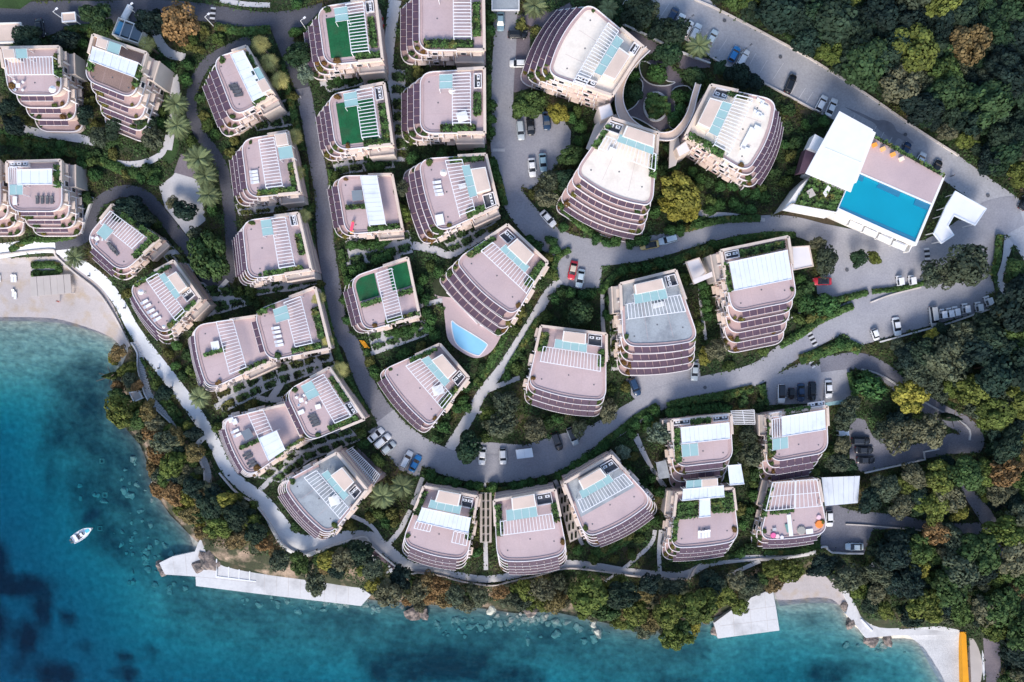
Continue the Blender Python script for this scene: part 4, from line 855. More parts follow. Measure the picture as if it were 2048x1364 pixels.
# pool patio below the curved block
def patio():
    z = G(930,640)+.8; q = smooth([(870,560),(885,545),(912,530),(930,560),(990,640),(1005,660),(985,700),(955,716),(925,705),(897,680),(890,640),(885,605),(864,585)], True, 5)
    mask_poly(q); O = W(930,640,z); T = thing('pool_patio', 'pink paved patio with a pale blue curved pool', 'patio', (O.x,O.y,z-.8))
    pool = smooth([(903,642),(915,650),(945,668),(971,685),(974,692),(962,708),(955,711),(935,704),(915,690),(906,670)], True, 4)
    prism('paving', XY(q, z), z-2.5, z, 'deck', T)
    pl = XY(pool, z+.03)
    prism('pool_lining', pl, z-.3, z+.03, 'pool_pale', T)
    o = wall_strip('pool_coping', pl, .25, z-.05, z+.09, 'rim', T, closed=True); fix_normals(o.data)
    for a, b in (((893,585),(903,594)),((903,594),(955,648)),((960,650),(1000,668))):
        bar('low_wall', W(*a,z+.4), W(*b,z+.4), .2,.8,'rim',T)
patio()
# terrace pergolas that stand on the ground
def pergola(q, h, label, n, floor=None):
    g = G(*q[0]); z = g+h; Q4 = [W(x,y,z) for x,y in q]; T = thing('garden_pergola', label, 'pergola', (Q4[0].x,Q4[0].y,g), group='white garden pergolas'); mask_poly(q)
    for u in (0,.5,1): bar('beam', lerp(Q4[0],Q4[3],u), lerp(Q4[1],Q4[2],u), .2,.2,'white',T)
    for i in range(n+1): bar('slat', lerp(Q4[0],Q4[1],i/n)+Vector((0,0,.12)), lerp(Q4[3],Q4[2],i/n)+Vector((0,0,.12)), .2,.14,'white',T)
    for p in Q4: bar('post', (p.x,p.y,g-1), (p.x,p.y,z), .16,.16,'white',T)
drape('terrace_paving', [(690,912),(715,895),(775,950),(740,975),(725,978)], 'paving_dark', .15)
pergola([(682,908),(742,978),(760,950),(704,895)], 3.0, 'wide white slatted pergola between the grey roof and the white parked cars', 20)
pergola([(1462,822),(1468,848),(1510,848),(1508,820)], 3.0, 'thin white pergola over dark paving between the two canopy blocks', 8)
# tennis-like service tanks at top left
def tanks():
    g = G(257,60); z = g+2.5; T = thing('water_tank_yard', 'dark walled yard with blue-grey water tanks by the top road', 'tank yard', W(257,60,g)); q = [(237,35),(288,55),(276,86),(224,68)]; mask_poly(q)
    prism('floor', XY(q, g+.3), g-2, g+.3, 'dark_grey', T)
    o = wall_strip('yard_wall', XY(q, z), .3, g-1, z, 'white_warm', T, closed=True); fix_normals(o.data)
    for i,(x,y) in enumerate([(241,58),(255,62),(275,69)]):
        box('tank', W(x,y,g+1.1), (1.4 if i==0 else 2.2,3.0,1.5), -.36, 'object', T).color = ((.1,.35,.6,1) if i==0 else (.2,.25,.3,1))
    for x0,y0,x1,y1 in ((250,41,239,73),(268,48,257,80)): bar('divider', W(x0,y0,z), W(x1,y1,z), .15,.2,'white',T)
tanks()
def white_tank():
    T = thing('white_cylinder_tank', 'white horizontal cylinder tank beside the dark top road', 'tank', Wg(258,28)); O = Vector(T.location)
    V=[];F=[];n=14
    for j,(x,r) in enumerate(((-1.9,.3),(-1.7,.75),(1.7,.75),(1.9,.3))):
        for i in range(n): a=2*math.pi*i/n; V.append((x, r*math.cos(a), .9+r*math.sin(a)))
    for j in range(3):
        for i in range(n): F.append((j*n+i, j*n+(i+1)%n, (j+1)*n+(i+1)%n, (j+1)*n+i))
    F += [tuple(range(n))[::-1], tuple(range(3*n,4*n))]
    o = link('shell', mesh('shell',V,F,'white'), T); T.rotation_euler.z = math.radians(62)
    for x in (-1.1,1.1): b = link('saddle', unitbox('greige'), T, (x,0,.2)); b.scale=(.3,1.2,.5)
white_tank()
# two promenade service strips between seafront blocks
for q, lab in (([(960,985),(983,985),(983,1085),(960,1085)], 'narrow pink stepped passage between the left and middle seafront blocks'), ([(1112,975),(1126,970),(1160,1075),(1140,1085)], 'narrow pale stepped passage between the middle and half grey seafront blocks')):
    g = G(*q[2]); z = g+2.2; T = thing('stepped_passage', lab, 'steps', W(*q[0], g)); mask_poly(q); Q4 = [W(x,y,z) for x,y in q]
    prism('base', [(p.x,p.y) for p in Q4], g-3, z, 'greige', T)
    for i in range(6):
        u=(i+.5)/6; a=lerp(Q4[0],Q4[3],u); b=lerp(Q4[1],Q4[2],u)
        for w_ in (.3,.7): c=lerp(a,b,w_); box('planter_trough', (c.x,c.y,z+.1), (.5,1.5,.3), 0, 'core', T)
# kiosk deck furniture on the viewing terrace
for i,(x,y) in enumerate([(749,1117),(783,1139)]):
    T = thing('terrace_table', ['white round table with cross-shaped chairs on the upper dark red terrace','white round table with cross-shaped chairs on the lower dark red terrace'][i], 'table', Wg(x,y,.4), .5, 'white tables on the dark red terrace')
    b = link('table_top', unitbox('white'), T, (0,0,.75)); b.scale=(.9,.9,.06)
    l = link('pedestal', unitbox('white'), T, (0,0,.37)); l.scale=(.1,.1,.74)
    for k in range(4):
        a = k*math.pi/2; c = link('chair_seat', unitbox('white'), T, (1.0*math.cos(a),1.0*math.sin(a),.43)); c.scale=(.42,.42,.06)
        d = link('chair_back', unitbox('white'), T, (1.22*math.cos(a),1.22*math.sin(a),.7)); d.scale=(.06,.42,.5); d.rotation_euler.z=a

# ------------------------------------------------------------------ hedges and garden courts on the ground
def ground_hedge(pts, w, h, label, m='hedge', group='ground hedges'):
    c = smooth(pts, False, 4); g0 = Wg(*c[0]); T = thing('hedge_row', label, 'hedge', g0, group=group); O = Vector(T.location)
    V=[];N_=[];Z=[];q=[np.array(p) for p in c]
    for a,b in zip(q[:-1],q[1:]):
        d=b-a; L=np.linalg.norm(d); d=d/L; nr=np.array([-d[1],d[0]]); n=int(L*w*.55)+8
        u=rng.random(n); v=rng.uniform(-1,1,n); P=a+np.outer(u,b-a)+np.outer(v*w/2,nr)
        for (x,y),vv in zip(P,v):
            zz=G(x,y)+h*(1-.55*abs(vv)**3)*(.82+.3*rng.random()); V.append(tuple(W(x,y,zz)-O)); N_.append((nr[0]*vv,-nr[1]*vv,.9))
    C=np.array(V); Nn=np.array(N_)+rng.normal(size=(len(V),3))*.45
    vv,f,t=cards(C,Nn,.26*(.7+.6*rng.random(len(C))),np.clip(.5+rng.normal(size=len(C))*.24,0,1))
    link('foliage',card_mesh('hedge_foliage',vv,f,t,m),T)
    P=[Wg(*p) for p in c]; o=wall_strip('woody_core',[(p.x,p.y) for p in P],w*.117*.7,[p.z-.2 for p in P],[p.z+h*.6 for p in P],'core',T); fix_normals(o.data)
for pts,w,h,lab in [([(1636,606),(1690,596),(1735,585)],12,1.0,'hedge below the red car on the upper plaza'),([(1745,583),(1800,577),(1850,566)],9,.9,'hedge behind the pair of golf carts'),
  ([(1600,720),(1640,706),(1690,690),(1720,700)],20,1.2,'broad hedge in the road fork above the row of five cars'),([(1560,690),(1600,668),(1640,640),(1680,622)],16,1.2,'hedge with rusty flowers along the upper side of the fork road'),
  ([(1640,640),(1680,622),(1705,612)],14,1.3,'thick hedge above the fork road nearest the plaza'),([(1335,812),(1390,800),(1440,792),(1505,778)],16,1.0,'long hedge above the row of round bushes'),([(1525,770),(1528,790),(1532,810)],12,1.0,'short hedge left of the row of five cars'),
  ([(1200,892),(1245,858),(1275,835),(1315,812)],14,1.0,'hedge below the ring road left of the flagged path'),([(905,978),(945,982),(985,984),(1030,980),(1090,968)],16,.9,'hedge behind the clipped bushes below the ring road'),
  ([(850,948),(870,962),(895,972)],14,1.0,'hedge at the left end of the clipped bush row'),([(1140,500),(1120,510),(1108,530),(1112,560)],12,1.2,'hedge left of the red car'),([(1200,585),(1240,545),(1290,535),(1340,525),(1400,500)],14,1.2,'hedge above the tall grey roof'),
  ([(1400,500),(1460,482),(1530,470),(1590,470)],12,1.2,'hedge behind the large white canopy block'),([(1330,462),(1380,455),(1440,440),(1520,436)],14,1.1,'hedge on the upper side of the curving road'),
  ([(1240,485),(1200,475),(1150,440),(1120,405)],14,1.2,'hedge round the foot of the lower white roof tower'),([(661,340),(669,430),(675,480)],10,1.0,'hedge right of the lane below the turf blocks'),([(682,500),(692,560),(705,620)],10,1.0,'hedge right of the lane beside the half turf roof'),
  ([(607,330),(615,430),(629,540)],14,1.3,'hedge left of the lane behind the left column blocks'),([(638,570),(654,640),(672,700),(695,760),(735,830)],14,1.3,'hedge left of the lane below the left column blocks'),([(562,130),(588,230),(601,300)],14,1.3,'hedge left of the lane beside the fan palms'),
  ([(732,700),(757,760),(786,806)],10,1.0,'hedge on the right of the lane above its bend'),([(312,790),(334,815),(370,865)],12,.9,'hedge between the promenade and the long shore stairway'),([(281,716),(320,775),(362,832)],6,.7,'low hedge along the seaward promenade edge'),
  ([(452,985),(498,1024),(528,1068)],12,1.0,'hedge on the seaward side of the promenade bend'),([(1020,640),(1000,690),(975,735),(950,770)],16,1.0,'hedge left of the diagonal footpath'),([(1075,640),(1045,690),(1015,740)],12,1.0,'hedge right of the diagonal footpath'),
  ([(826,1108),(862,1120),(930,1130)],10,.8,'hedge in front of the leftmost seafront block'),([(1185,1110),(1240,1085),(1300,1040)],22,1.0,'broad hedge in front of the half grey seafront roof'),([(1340,1118),(1410,1122),(1480,1108)],12,.8,'hedge in front of the planted roof near the shore'),
  ([(1530,1105),(1590,1105),(1640,1092)],10,.8,'hedge in front of the block with colourful poufs'),([(1700,745),(1708,780),(1712,810)],12,1.2,'hedge at the right end of the row of five cars'),([(2000,470),(1995,520),(1985,550)],14,1.4,'hedge beside the pale path at the right edge'),
  ([(640,30),(615,55),(590,62)],10,1.0,'hedge where the lane leaves the top road'),([(430,52),(480,62),(540,58)],16,1.2,'broad hedge below the dark top road'),([(130,60),(170,55),(215,55)],14,1.2,'hedge below the top road near the beige shelter'),
  ([(0,278),(60,285),(130,300),(200,320),(260,345),(320,345)],20,1.0,'winding yellow-green hedge above the left edge block'),([(0,262),(40,272),(100,292),(170,305),(240,330)],8,.7,'narrow flowering hedge along the white garden path'),([(20,500),(60,480),(110,478),(150,470)],12,.9,'hedge in front of the left edge block'),
  ([(975,20),(976,100)],10,1.2,'hedge beside the block cut by the top edge'),([(977,150),(978,265)],10,1.2,'hedge beside the round parasol block'),([(985,315),(1000,370),(1010,410)],12,1.2,'hedge between the curved block and the central road'),([(64,530),(112,530),(112,547),(64,547)],14,1.0,'square planted bed on the beach promenade')]:
    ground_hedge(pts,w,h,lab)
def court(q, nu, nv, lab, skip=()):
    """pale garden court with dark planted beds"""
    drape('garden_court', q, 'path', .075); A,B,C_,D=[np.array(p,float) for p in q]; k=0
    for i in range(nu):
        for j in range(nv):
            if (i,j) in skip: continue
            g=.17; s0,s1=(i+g*.7)/nu,(i+1-g*.7)/nu; t0,t1=(j+g*1.3)/nv,(j+1-g*1.3)/nv
            P=[(1-s)*(1-t)*A+s*(1-t)*B+s*t*C_+(1-s)*t*D for s,t in ((s0,t0),(s1,t0),(s1,t1),(s0,t1))]
            jit=rng.normal(size=(4,2))*1.2; P=[p+d for p,d in zip(P,jit)]; h=.45+.5*rng.random(); z=G(*P[0])
            T=thing('planting_bed_hedge', f'dark planted bed in the court {lab}','planting bed',Wg(*P[0]),group=f'dark beds in the court {lab}')
            hedge_mesh([tuple(W(p[0],p[1],z+h)[:2]) for p in P], z, h, T, 'foliage', dens=16, m='cover', sz=.24); k+=1
for q,nu,nv,lab in [([(498,225),(580,195),(598,250),(512,262)],3,2,'below the ribbed canopy block'),([(470,408),(608,392),(614,418),(478,432)],4,2,'above the bare pink roof'),([(505,566),(630,546),(636,568),(512,592)],4,2,'below the bare pink roof'),
   ([(548,728),(662,704),(672,732),(560,772)],4,2,'above the block above the white parked cars'),([(430,782),(545,735),(560,770),(446,826)],4,2,'below the white spa tub block'),([(590,885),(700,855),(722,880),(612,925)],4,2,'above the promenade grey roof'),([(512,955),(590,895),(612,925),(560,965)],3,2,'left of the promenade grey roof'),
   ([(385,560),(455,575),(500,610),(395,640)],3,2,'below the big round pine'),([(780,138),(810,140),(815,300),(790,300)],1,6,'between the turf blocks and the parasol block'),([(690,480),(820,460),(826,505),(702,535)],4,2,'above the half turf roof'),([(735,665),(850,640),(860,668),(745,705)],4,2,'below the half turf roof'),
   ([(640,150),(765,130),(772,160),(655,185)],3,1,'between the two turf blocks'),([(660,312),(780,298),(790,335),(672,350)],4,2,'above the red slide block'),([(880,475),(985,430),(1000,455),(905,508)],4,2,'below the curved central block'),([(1218,575),(1238,570),(1240,740),(1222,742)],1,5,'left of the tall grey roof'),([(300,480),(330,475),(380,530),(345,535)],2,2,'inside the loop road')]:
    court(q,nu,nv,lab)
# ------------------------------------------------------------------ vehicles
def frustum(x0,x1,w0,z0,X0,X1,w1,z1):
    return [(x0,-w0,z0),(x1,-w0,z0),(x1,w0,z0),(x0,w0,z0),(X0,-w1,z1),(X1,-w1,z1),(X1,w1,z1),(X0,w1,z1)]
def wheel_mesh(m='tyre', r=.32, w=.22, n=14):
    V=[(r*math.cos(2*math.pi*i/n), s*w/2, r*math.sin(2*math.pi*i/n)) for s in (-1,1) for i in range(n)]
    return mesh('wheel', V, [(i,(i+1)%n,n+(i+1)%n,n+i) for i in range(n)]+[tuple(range(n))[::-1],tuple(range(n,2*n))], m)
WHEEL = wheel_mesh(); RIM = wheel_mesh('white', .2, .24, 10)
def car_proto(kind):
    L = {'sedan':4.5,'hatch':4.0,'suv':4.6,'small':2.8,'van':4.9}[kind]; hw=.88 if kind!='small' else .76; bz={'suv':1.0,'van':1.05}.get(kind,.86); rz={'suv':1.68,'van':1.9,'small':1.5}.get(kind,1.42)
    h=L/2; st=[(-h,.80,.5,bz*.80),(-h+.12,.92,.32,bz*.95),(-h+.8,1,.24,bz),(0,1,.22,bz),(h-1.2,1,.24,bz*.98),(h-.5,.95,.26,bz*.86),(h-.1,.84,.32,bz*.72),(h,.66,.42,bz*.60)]
    V=[];F=[]
    for x,wf,z0,z1 in st:
        w=hw*wf
        for y,z in ((-w*.92,z0),(-w,z0+(z1-z0)*.35),(-w,z0+(z1-z0)*.8),(-w*.86,z1),(0,z1+.03),(w*.86,z1),(w,z0+(z1-z0)*.8),(w,z0+(z1-z0)*.35),(w*.92,z0)): V.append((x,y,z))
    n=9
    for i in range(len(st)-1):
        for j in range(n): F.append((i*n+j,(i+1)*n+j,(i+1)*n+(j+1)%n,i*n+(j+1)%n))
    F+=[tuple(range(n))[::-1], tuple(range(len(V)-n,len(V)))]
    P={}; me=mesh('car_body',V,F,'paint'); fix_normals(me); 
    for p in me.polygons: p.use_smooth=True
    P['body']=me
    xb0,xb1={'sedan':(-h+.55,h-1.15),'hatch':(-h+.12,h-1.0),'suv':(-h+.12,h-1.2),'small':(-h+.12,h-.5),'van':(-h+.1,h-.9)}[kind]
    xt0,xt1={'sedan':(-h+1.25,h-1.95),'hatch':(-h+.55,h-1.75),'suv':(-h+.45,h-1.85),'small':(-h+.4,h-1.0),'van':(-h+.3,h-1.5)}[kind]
    c=frustum(xb0,xb1,hw*.84,bz-.03,xt0,xt1,hw*.66,rz)
    # glazing faces, each its own mesh, roof panel on top
    def quad(name,ids,m,k=.0):
        vs=[Vector(c[i]) for i in ids]; ce=sum(vs,Vector())/4; me=mesh(name,[v+(ce-v)*k for v in vs],[(0,1,2,3)],m); return me
    P['windscreen']=quad('windscreen',(1,2,6,5),'glass_dark'); P['rear_window']=quad('rear_window',(3,0,4,7),'glass_dark')
    P['side_window']=[quad('side_window',(0,1,5,4),'glass_dark'),quad('side_window',(2,3,7,6),'glass_dark')]
    r=[Vector(c[i]) for i in (4,5,6,7)]; e=.05
    V=[(r[0].x-e,r[0].y-e,rz-.01),(r[1].x+e,r[1].y-e,rz-.01),(r[2].x+e,r[2].y+e,rz-.01),(r[3].x-e,r[3].y+e,rz-.01),(r[0].x+.1,r[0].y+.08,rz+.06),(r[1].x-.15,r[1].y+.08,rz+.05),(r[2].x-.15,r[2].y-.08,rz+.05),(r[3].x+.1,r[3].y-.08,rz+.06)]
    P['roof']=mesh('car_roof',V,[(3,2,1,0),(4,5,6,7),(0,1,5,4),(1,2,6,5),(2,3,7,6),(3,0,4,7)],'paint')
    P['hl']=[(h-.22,.58*hw/.88,bz*.68),(h-.22,-.58*hw/.88,bz*.68)]; P['tl']=[(-h+.05,.62*hw/.88,bz*.78),(-h+.05,-.62*hw/.88,bz*.78)]
    P['wheels']=[(x,y) for x in (-h+.82,h-.86) for y in (-hw+.08,hw-.08)]; P['mir']=[(h-1.45,s*(hw+.06),bz+.05) for s in (-1,1)]
    return P
PROTO={k:car_proto(k) for k in ('sedan','hatch','suv','small','van')}
PAINT={'white':(.80,.80,.80),'silver':(.42,.47,.50),'black':(.012,.014,.018),'navy':(.02,.05,.11),'blue':(.03,.22,.52),'red':(.55,.03,.05),'yellow':(.62,.45,.16),'pale':(.50,.60,.66),'dark':(.03,.035,.045),'cover':(.50,.50,.50),'teal':(.25,.38,.45),'beige':(.62,.52,.42)}
def car(px,py,ang,kind,colour,label,roof=None,group='parked cars'):
    """ang: direction of the nose in the photo, degrees clockwise from right"""
    mask_poly([(px-10,py-10),(px+10,py-10),(px+10,py+10),(px-10,py+10)]); P=PROTO[kind]; g=Wg(px,py,.15)
    t=thing('parked_car',label,'car',g,math.radians(-ang),group); col=(*PAINT[colour],1)
    link('body',P['body'],t).color=col; rf=link('roof',P['roof'],t); rf.color=(*PAINT[roof],1) if roof else col
    gm=link('windscreen',P['windscreen'],t); link('rear_window',P['rear_window'],t)
    for s in P['side_window']: link('side_window',s,t)
    for x,y in P['wheels']:
        w=link('wheel',WHEEL,t,(x,y,.32)); link('rim',RIM,w)
    for p in P['hl']: o=link('headlight',unitbox('white'),t,p); o.scale=(.22,.28,.10)
    for p in P['tl']: o=link('tail_light',unitbox('object'),t,p); o.scale=(.10,.26,.14); o.color=(.4,.01,.01,1)
    for p in P['mir']: o=link('mirror',unitbox('paint'),t,p); o.scale=(.16,.18,.12); o.color=col
    return t
for a in [(1001,45,90,'sedan','teal','blue-grey saloon parked nose down beside the top of the central road'),(1035,71,0,'suv','black','black car parked sideways in the paved bay at the top'),(1036,129,180,'hatch','white','white hatchback parked sideways below the black car in the paved bay'),
 (1041,262,85,'suv','silver','silver estate car, leftmost of three in the central bay'),(1061,253,85,'sedan','black','black car between the silver estate and the dark saloon in the central bay'),(1093,243,85,'sedan','navy','dark navy saloon under the yellow-green tree'),
 (1064,336,85,'sedan','white','white saloon in the lower pair of the central bay'),(1086,326,85,'sedan','teal','grey-blue saloon in the lower pair of the central bay'),(1096,438,48,'sedan','white','lone white car parked on the bend of the central road'),
 (1145,541,102,'sedan','red','red car with a beige soft top','beige'),(1160,557,100,'sedan','pale','pale silver covered car beside the red car','pale'),(1298,491,170,'sedan','yellow','yellow car with dark roof on the curving road','black'),(1335,480,165,'suv','pale','pale blue-grey pick-up in front of the yellow car'),
 (1258,2,-60,'hatch','white','white car cut by the top edge'),(1273,6,-60,'hatch','teal','blue-grey car beside the white car at the top edge'),(1345,31,-62,'hatch','navy','dark blue car half hidden by trees in the upper car park'),(1358,45,-62,'hatch','white','first white car from the tree-hidden blue car in the upper park'),(1374,59,-62,'hatch','white','middle white car of three side by side in the upper park'),(1389,67,-62,'suv','white','white car, lowest of three side by side in the upper park'),(1422,79,-62,'sedan','pale','pale silver car alone above the palm in the upper park'),(1467,110,-62,'hatch','blue','bright blue car in the upper car park'),(1484,119,-62,'suv','white','white car right of the bright blue car'),
 (1579,169,-68,'suv','black','lone black car in the middle of the upper park'),(1641,208,-62,'hatch','white','left of two white cars above the white pavilion roof'),(1661,216,-66,'sedan','white','right of two white cars above the white pavilion roof'),(1808,301,-62,'hatch','navy','dark blue car behind the pool terrace'),(1838,321,-62,'hatch','white','white car behind the pool terrace'),(1870,337,-62,'hatch','black','black car at the right end behind the pool terrace'),(2046,405,-60,'hatch','black','black car cut by the right edge'),
 (1642,563,180,'sedan','red','red car with black roof below the entrance pavilion','black'),(1864,633,82,'van','cover','grey covered van at the left end of the golf carts','cover'),(1791,653,80,'sedan','white','white saloon between the small white car and the covered van'),(1748,669,70,'small','white','small white car on the lower side of the wide road'),
 (1388,743,92,'sedan','silver','grey saloon nose down below the tall grey roof'),(1269,773,68,'suv','navy','dark car left in the bay below the tall grey roof'),(1114,882,70,'suv','dark','dark estate car beside the small grey-white roof'),(1145,872,68,'suv','silver','silver car with black roof next to the dark estate','dark'),
 (965,911,95,'sedan','white','left of two white cars on the inner side of the ring bend'),(1006,912,88,'hatch','white','right of two white cars on the inner side of the ring bend'),(753,869,-40,'sedan','white','uppermost of the slanted white cars at the lane corner'),(766,881,-40,'suv','white','second of the slanted white cars at the lane corner'),(778,895,-40,'hatch','silver','silver car below the slanted white cars'),(814,918,-62,'suv','white','white car beside the blue car at the lane corner'),(831,926,-62,'sedan','blue','blue car at the lane corner'),
 (1561,787,90,'suv','white','white car at the left of the row of five','dark'),(1581,787,90,'small','black','tiny black car in the row of five'),(1600,785,90,'sedan','navy','dark blue car in the row of five'),(1622,782,90,'suv','black','black car in the row of five'),(1655,778,88,'sedan','white','white car at the right of the row of five'),
 (1719,881,0,'suv','dark','top dark car of three side by side in the shaded park'),(1726,899,0,'sedan','dark','middle dark car of three side by side in the shaded park'),(1729,919,0,'sedan','dark','bottom dark car of three side by side in the shaded park'),(1657,1036,88,'hatch','white','white car parked against the block with colourful poufs'),(1707,1092,180,'sedan','pale','pale silver car alone near the small beach'),(83,58,80,'sedan','dark','dark car half under trees on the top left road')]:
    car(*a)
def golf_cart(px,py,ang,label):
    t=thing('golf_cart',label,'golf cart',Wg(px,py,.15),math.radians(-ang),'white golf carts')
    for nm,c,d,m in (('body',(0,0,.45),(2.3,1.15,.4),'white'),('front_cowl',(1.0,0,.75),(.4,1.0,.45),'white'),('seat',(-.15,0,.78),(.5,1.0,.2),'dark_grey'),('seat_back',(-.42,0,1.05),(.12,1.0,.45),'dark_grey'),('rear_seat',(-.75,0,.78),(.45,1.0,.2),'dark_grey'),('roof',(-.2,0,1.85),(1.65,1.2,.08),'white'),('dashboard',(.75,0,.95),(.15,.95,.2),'dark_grey')):
        o=link(nm,unitbox(m),t,c); o.scale=d
    for x in (-.9,.6):
        for y in (-.52,.52): o=link('roof_post',unitbox('dark_grey'),t,(x,y,1.3)); o.scale=(.05,.05,1.1)
    for x in (-.75,.8):
        for y in (-.5,.5): o=link('wheel',WHEEL,t,(x,y,.24)); o.scale=(.75,.75,.75)
for i,(x,y,a) in enumerate([(1796,562,-97),(1820,561,-97),(1881,628,-98),(1895,626,-98),(1907,623,-98),(1927,617,-98),(1953,614,-98),(1972,602,-110)]):
    golf_cart(x,y,a,['left white golf cart of the pair on the upper plaza','right white golf cart of the pair on the upper plaza','white golf cart next to the grey covered van','second white golf cart from the covered van','third white golf cart from the covered van','fourth white golf cart from the covered van','fifth white golf cart from the covered van','white golf cart at the far right end of the row'][i])
def motorbike(px,py,label):
    t=thing('motorbike',label,'motorbike',Wg(px,py,.1),1.2,'parked motorbikes')
    for nm,c,d,m,col in (('body',(0,0,.7),(1.2,.3,.35),'object',(.45,.03,.03)),('seat',(-.3,0,.92),(.7,.3,.1),'tyre',None),('handlebar',(.5,0,1.05),(.06,.75,.06),'tyre',None),('fork',(.65,0,.6),(.1,.1,.8),'dark_grey',None)):
        o=link(nm,unitbox(m),t,c); o.scale=d
        if col: o.color=(*col,1)
    for x in (-.65,.7): o=link('wheel',WHEEL,t,(x,0,.32)); o.scale=(1,.6,1)
motorbike(765,42,'upper of two red motorbikes beside the upper turf roof'); motorbike(767,56,'lower of two red motorbikes beside the upper turf roof')
# ------------------------------------------------------------------ boat
def boat():
    t=thing('motorboat','white motorboat with dark seats and pale blue bow cushions anchored off the rocky point','boat',W(166,1068,0.0),math.radians(33))
    st=[(-2.7,1.0,.62),(-1.5,1.12,.66),(0,1.15,.72),(1.2,1.0,.82),(2.2,.62,.95),(2.85,.22,1.05),(3.05,.04,1.1)]; V=[];F=[]
    for x,w,z in st: V+=[(x,-w,z),(x,-w*.75,.05),(x,0,-.3),(x,w*.75,.05),(x,w,z)]
    for i in range(len(st)-1):
        for j in range(4): F.append((i*5+j,(i+1)*5+j,(i+1)*5+j+1,i*5+j+1))
    F.append((0,1,2,3,4)); link('hull',mesh('hull',V,F,'white'),t)
    dk=[(x,-w*.92,z-.12) for x,w,z in st]+[(x,w*.92,z-.12) for x,w,z in st[::-1]]; link('deck',mesh('deck',dk,[tuple(range(len(dk)))],'white'),t)
    g=[(x,-w,z) for x,w,z in st]+[(x,w,z) for x,w,z in st[::-1]]; o=wall_strip('gunwale',[p[:2] for p in g],.12,[p[2]-.08 for p in g],[p[2]+.06 for p in g],'white',None,closed=True); fix_normals(o.data); o.parent=t
    for nm,c,d,m,col in (('console',(.3,0,1.0),(.7,.9,.7),'white',None),('windscreen',(.75,0,1.35),(.08,.95,.4),'glass_dark',None),('helm_seat',(-.35,.35,.95),(.5,.5,.6),'dark_grey',None),('helm_seat',(-.35,-.35,.95),(.5,.5,.6),'dark_grey',None),('rear_bench',(-1.5,0,.85),(.6,1.7,.4),'white',None),('floor_mat',(-.9,0,.63),(1.0,1.4,.04),'plum',None),('bow_cushion',(1.9,0,.9),(1.0,.8,.18),'object',(.1,.55,.7)),('outboard_engine',(-2.95,.35,.6),(.55,.4,.8),'dark_grey',None),('outboard_engine',(-2.95,-.35,.6),(.55,.4,.8),'dark_grey',None)):
        o=link(nm,unitbox(m),t,c); o.scale=d
        if col: o.color=(*col,1)
boat()
# ------------------------------------------------------------------ roof and beach furniture
def lounger(p,rz,colour,label,group):
    t=thing('sun_lounger',label,'sun lounger',p,rz,group); m='white' if colour=='w' else 'dark_grey'
    o=link('seat',unitbox(m),t,(.3,0,.3)); o.scale=(1.3,.66,.14)
    b=link('backrest',unitbox(m),t,(-.62,0,.42)); b.scale=(.7,.66,.12); b.rotation_euler=(0,.5,0)
    for x in (-.7,.85):
        for y in (-.27,.27): l=link('leg',unitbox(m),t,(x,y,.13)); l.scale=(.06,.06,.26)
def loungers(key,pts,ang,colour,label):
    zt=BUILD[key]['zt'] if key else None
    for x,y in pts:
        p=W(x,y,zt+.02) if key else Wg(x,y,.08); lounger(p,math.radians(-ang),colour,label,label.replace('lounger','loungers'))
loungers('B3',[(467,172),(470,178),(475,184),(478,191)],-10,'d','dark lounger in the stack of four beside the white ribbed canopy')
loungers('B8',[(874,365),(875,374),(877,382),(879,389)],-8,'w','white lounger in the row of four on the curved block by the central road')
loungers('B10',[(508,344),(509,351),(510,358),(511,365)],-8,'w','white lounger in the row of four on the left column roof')
loungers('B12',[(552,656),(554,664),(556,673),(558,683),(560,690)],-10,'w','white lounger in the row of five beside the dark round table block pergola')
loungers('B14',[(624,831),(627,837),(630,843),(633,849)],-18,'d','dark lounger in the stack of four above the white parked cars')
loungers('B15',[(494,908),(498,914),(502,924),(506,930)],-25,'d','dark lounger on the roof with the white corner sofa')
loungers('B15',[(471,862),(476,870)],-25,'w','white lounger beside the white corner sofa')
loungers('B16',[(221,492),(225,496),(229,500),(233,504)],60,'d','dark lounger in the stack of four inside the loop road')
loungers('B17',[(290,604),(296,612),(303,622),(310,630),(316,638)],-30,'w','white lounger in the slanted row overlooking the beach')
loungers('B18',[(76,400),(86,400),(96,400),(105,400)],90,'d','dark lounger in the row of four on the left edge block')
loungers('B29',[(1398,1068),(1405,1068),(1411,1067),(1417,1066)],90,'w','white lounger in the row of four below the white T-shaped canopy')
loungers('B27',[(1520,202),(1527,212),(1514,226),(1519,231)],25,'w','white lounger on the right white roof')
loungers(None,[(26,557),(32,557),(28,586),(32,591),(0,557)],90,'w','white beach lounger on the sand left of the grey shade roof')
def table(key,x,y,d,col,label,name='roof_table',rz=0.3,h=.72,cat='table'):
    zt=BUILD[key]['zt'] if key else G(x,y); p=W(x,y,zt+.02); t=thing(name,label,cat,p,rz); 
    o=link('top',unitbox('object'),t,(0,0,h)); o.scale=(d[0],d[1],.07); o.color=(*col,1)
    for sx in (-.42,.42):
        for sy in (-.42,.42): l=link('leg',unitbox('object'),t,(d[0]*sx,d[1]*sy,h/2)); l.scale=(.06,.06,h); l.color=(*col,1)
wc=(.8,.8,.8)
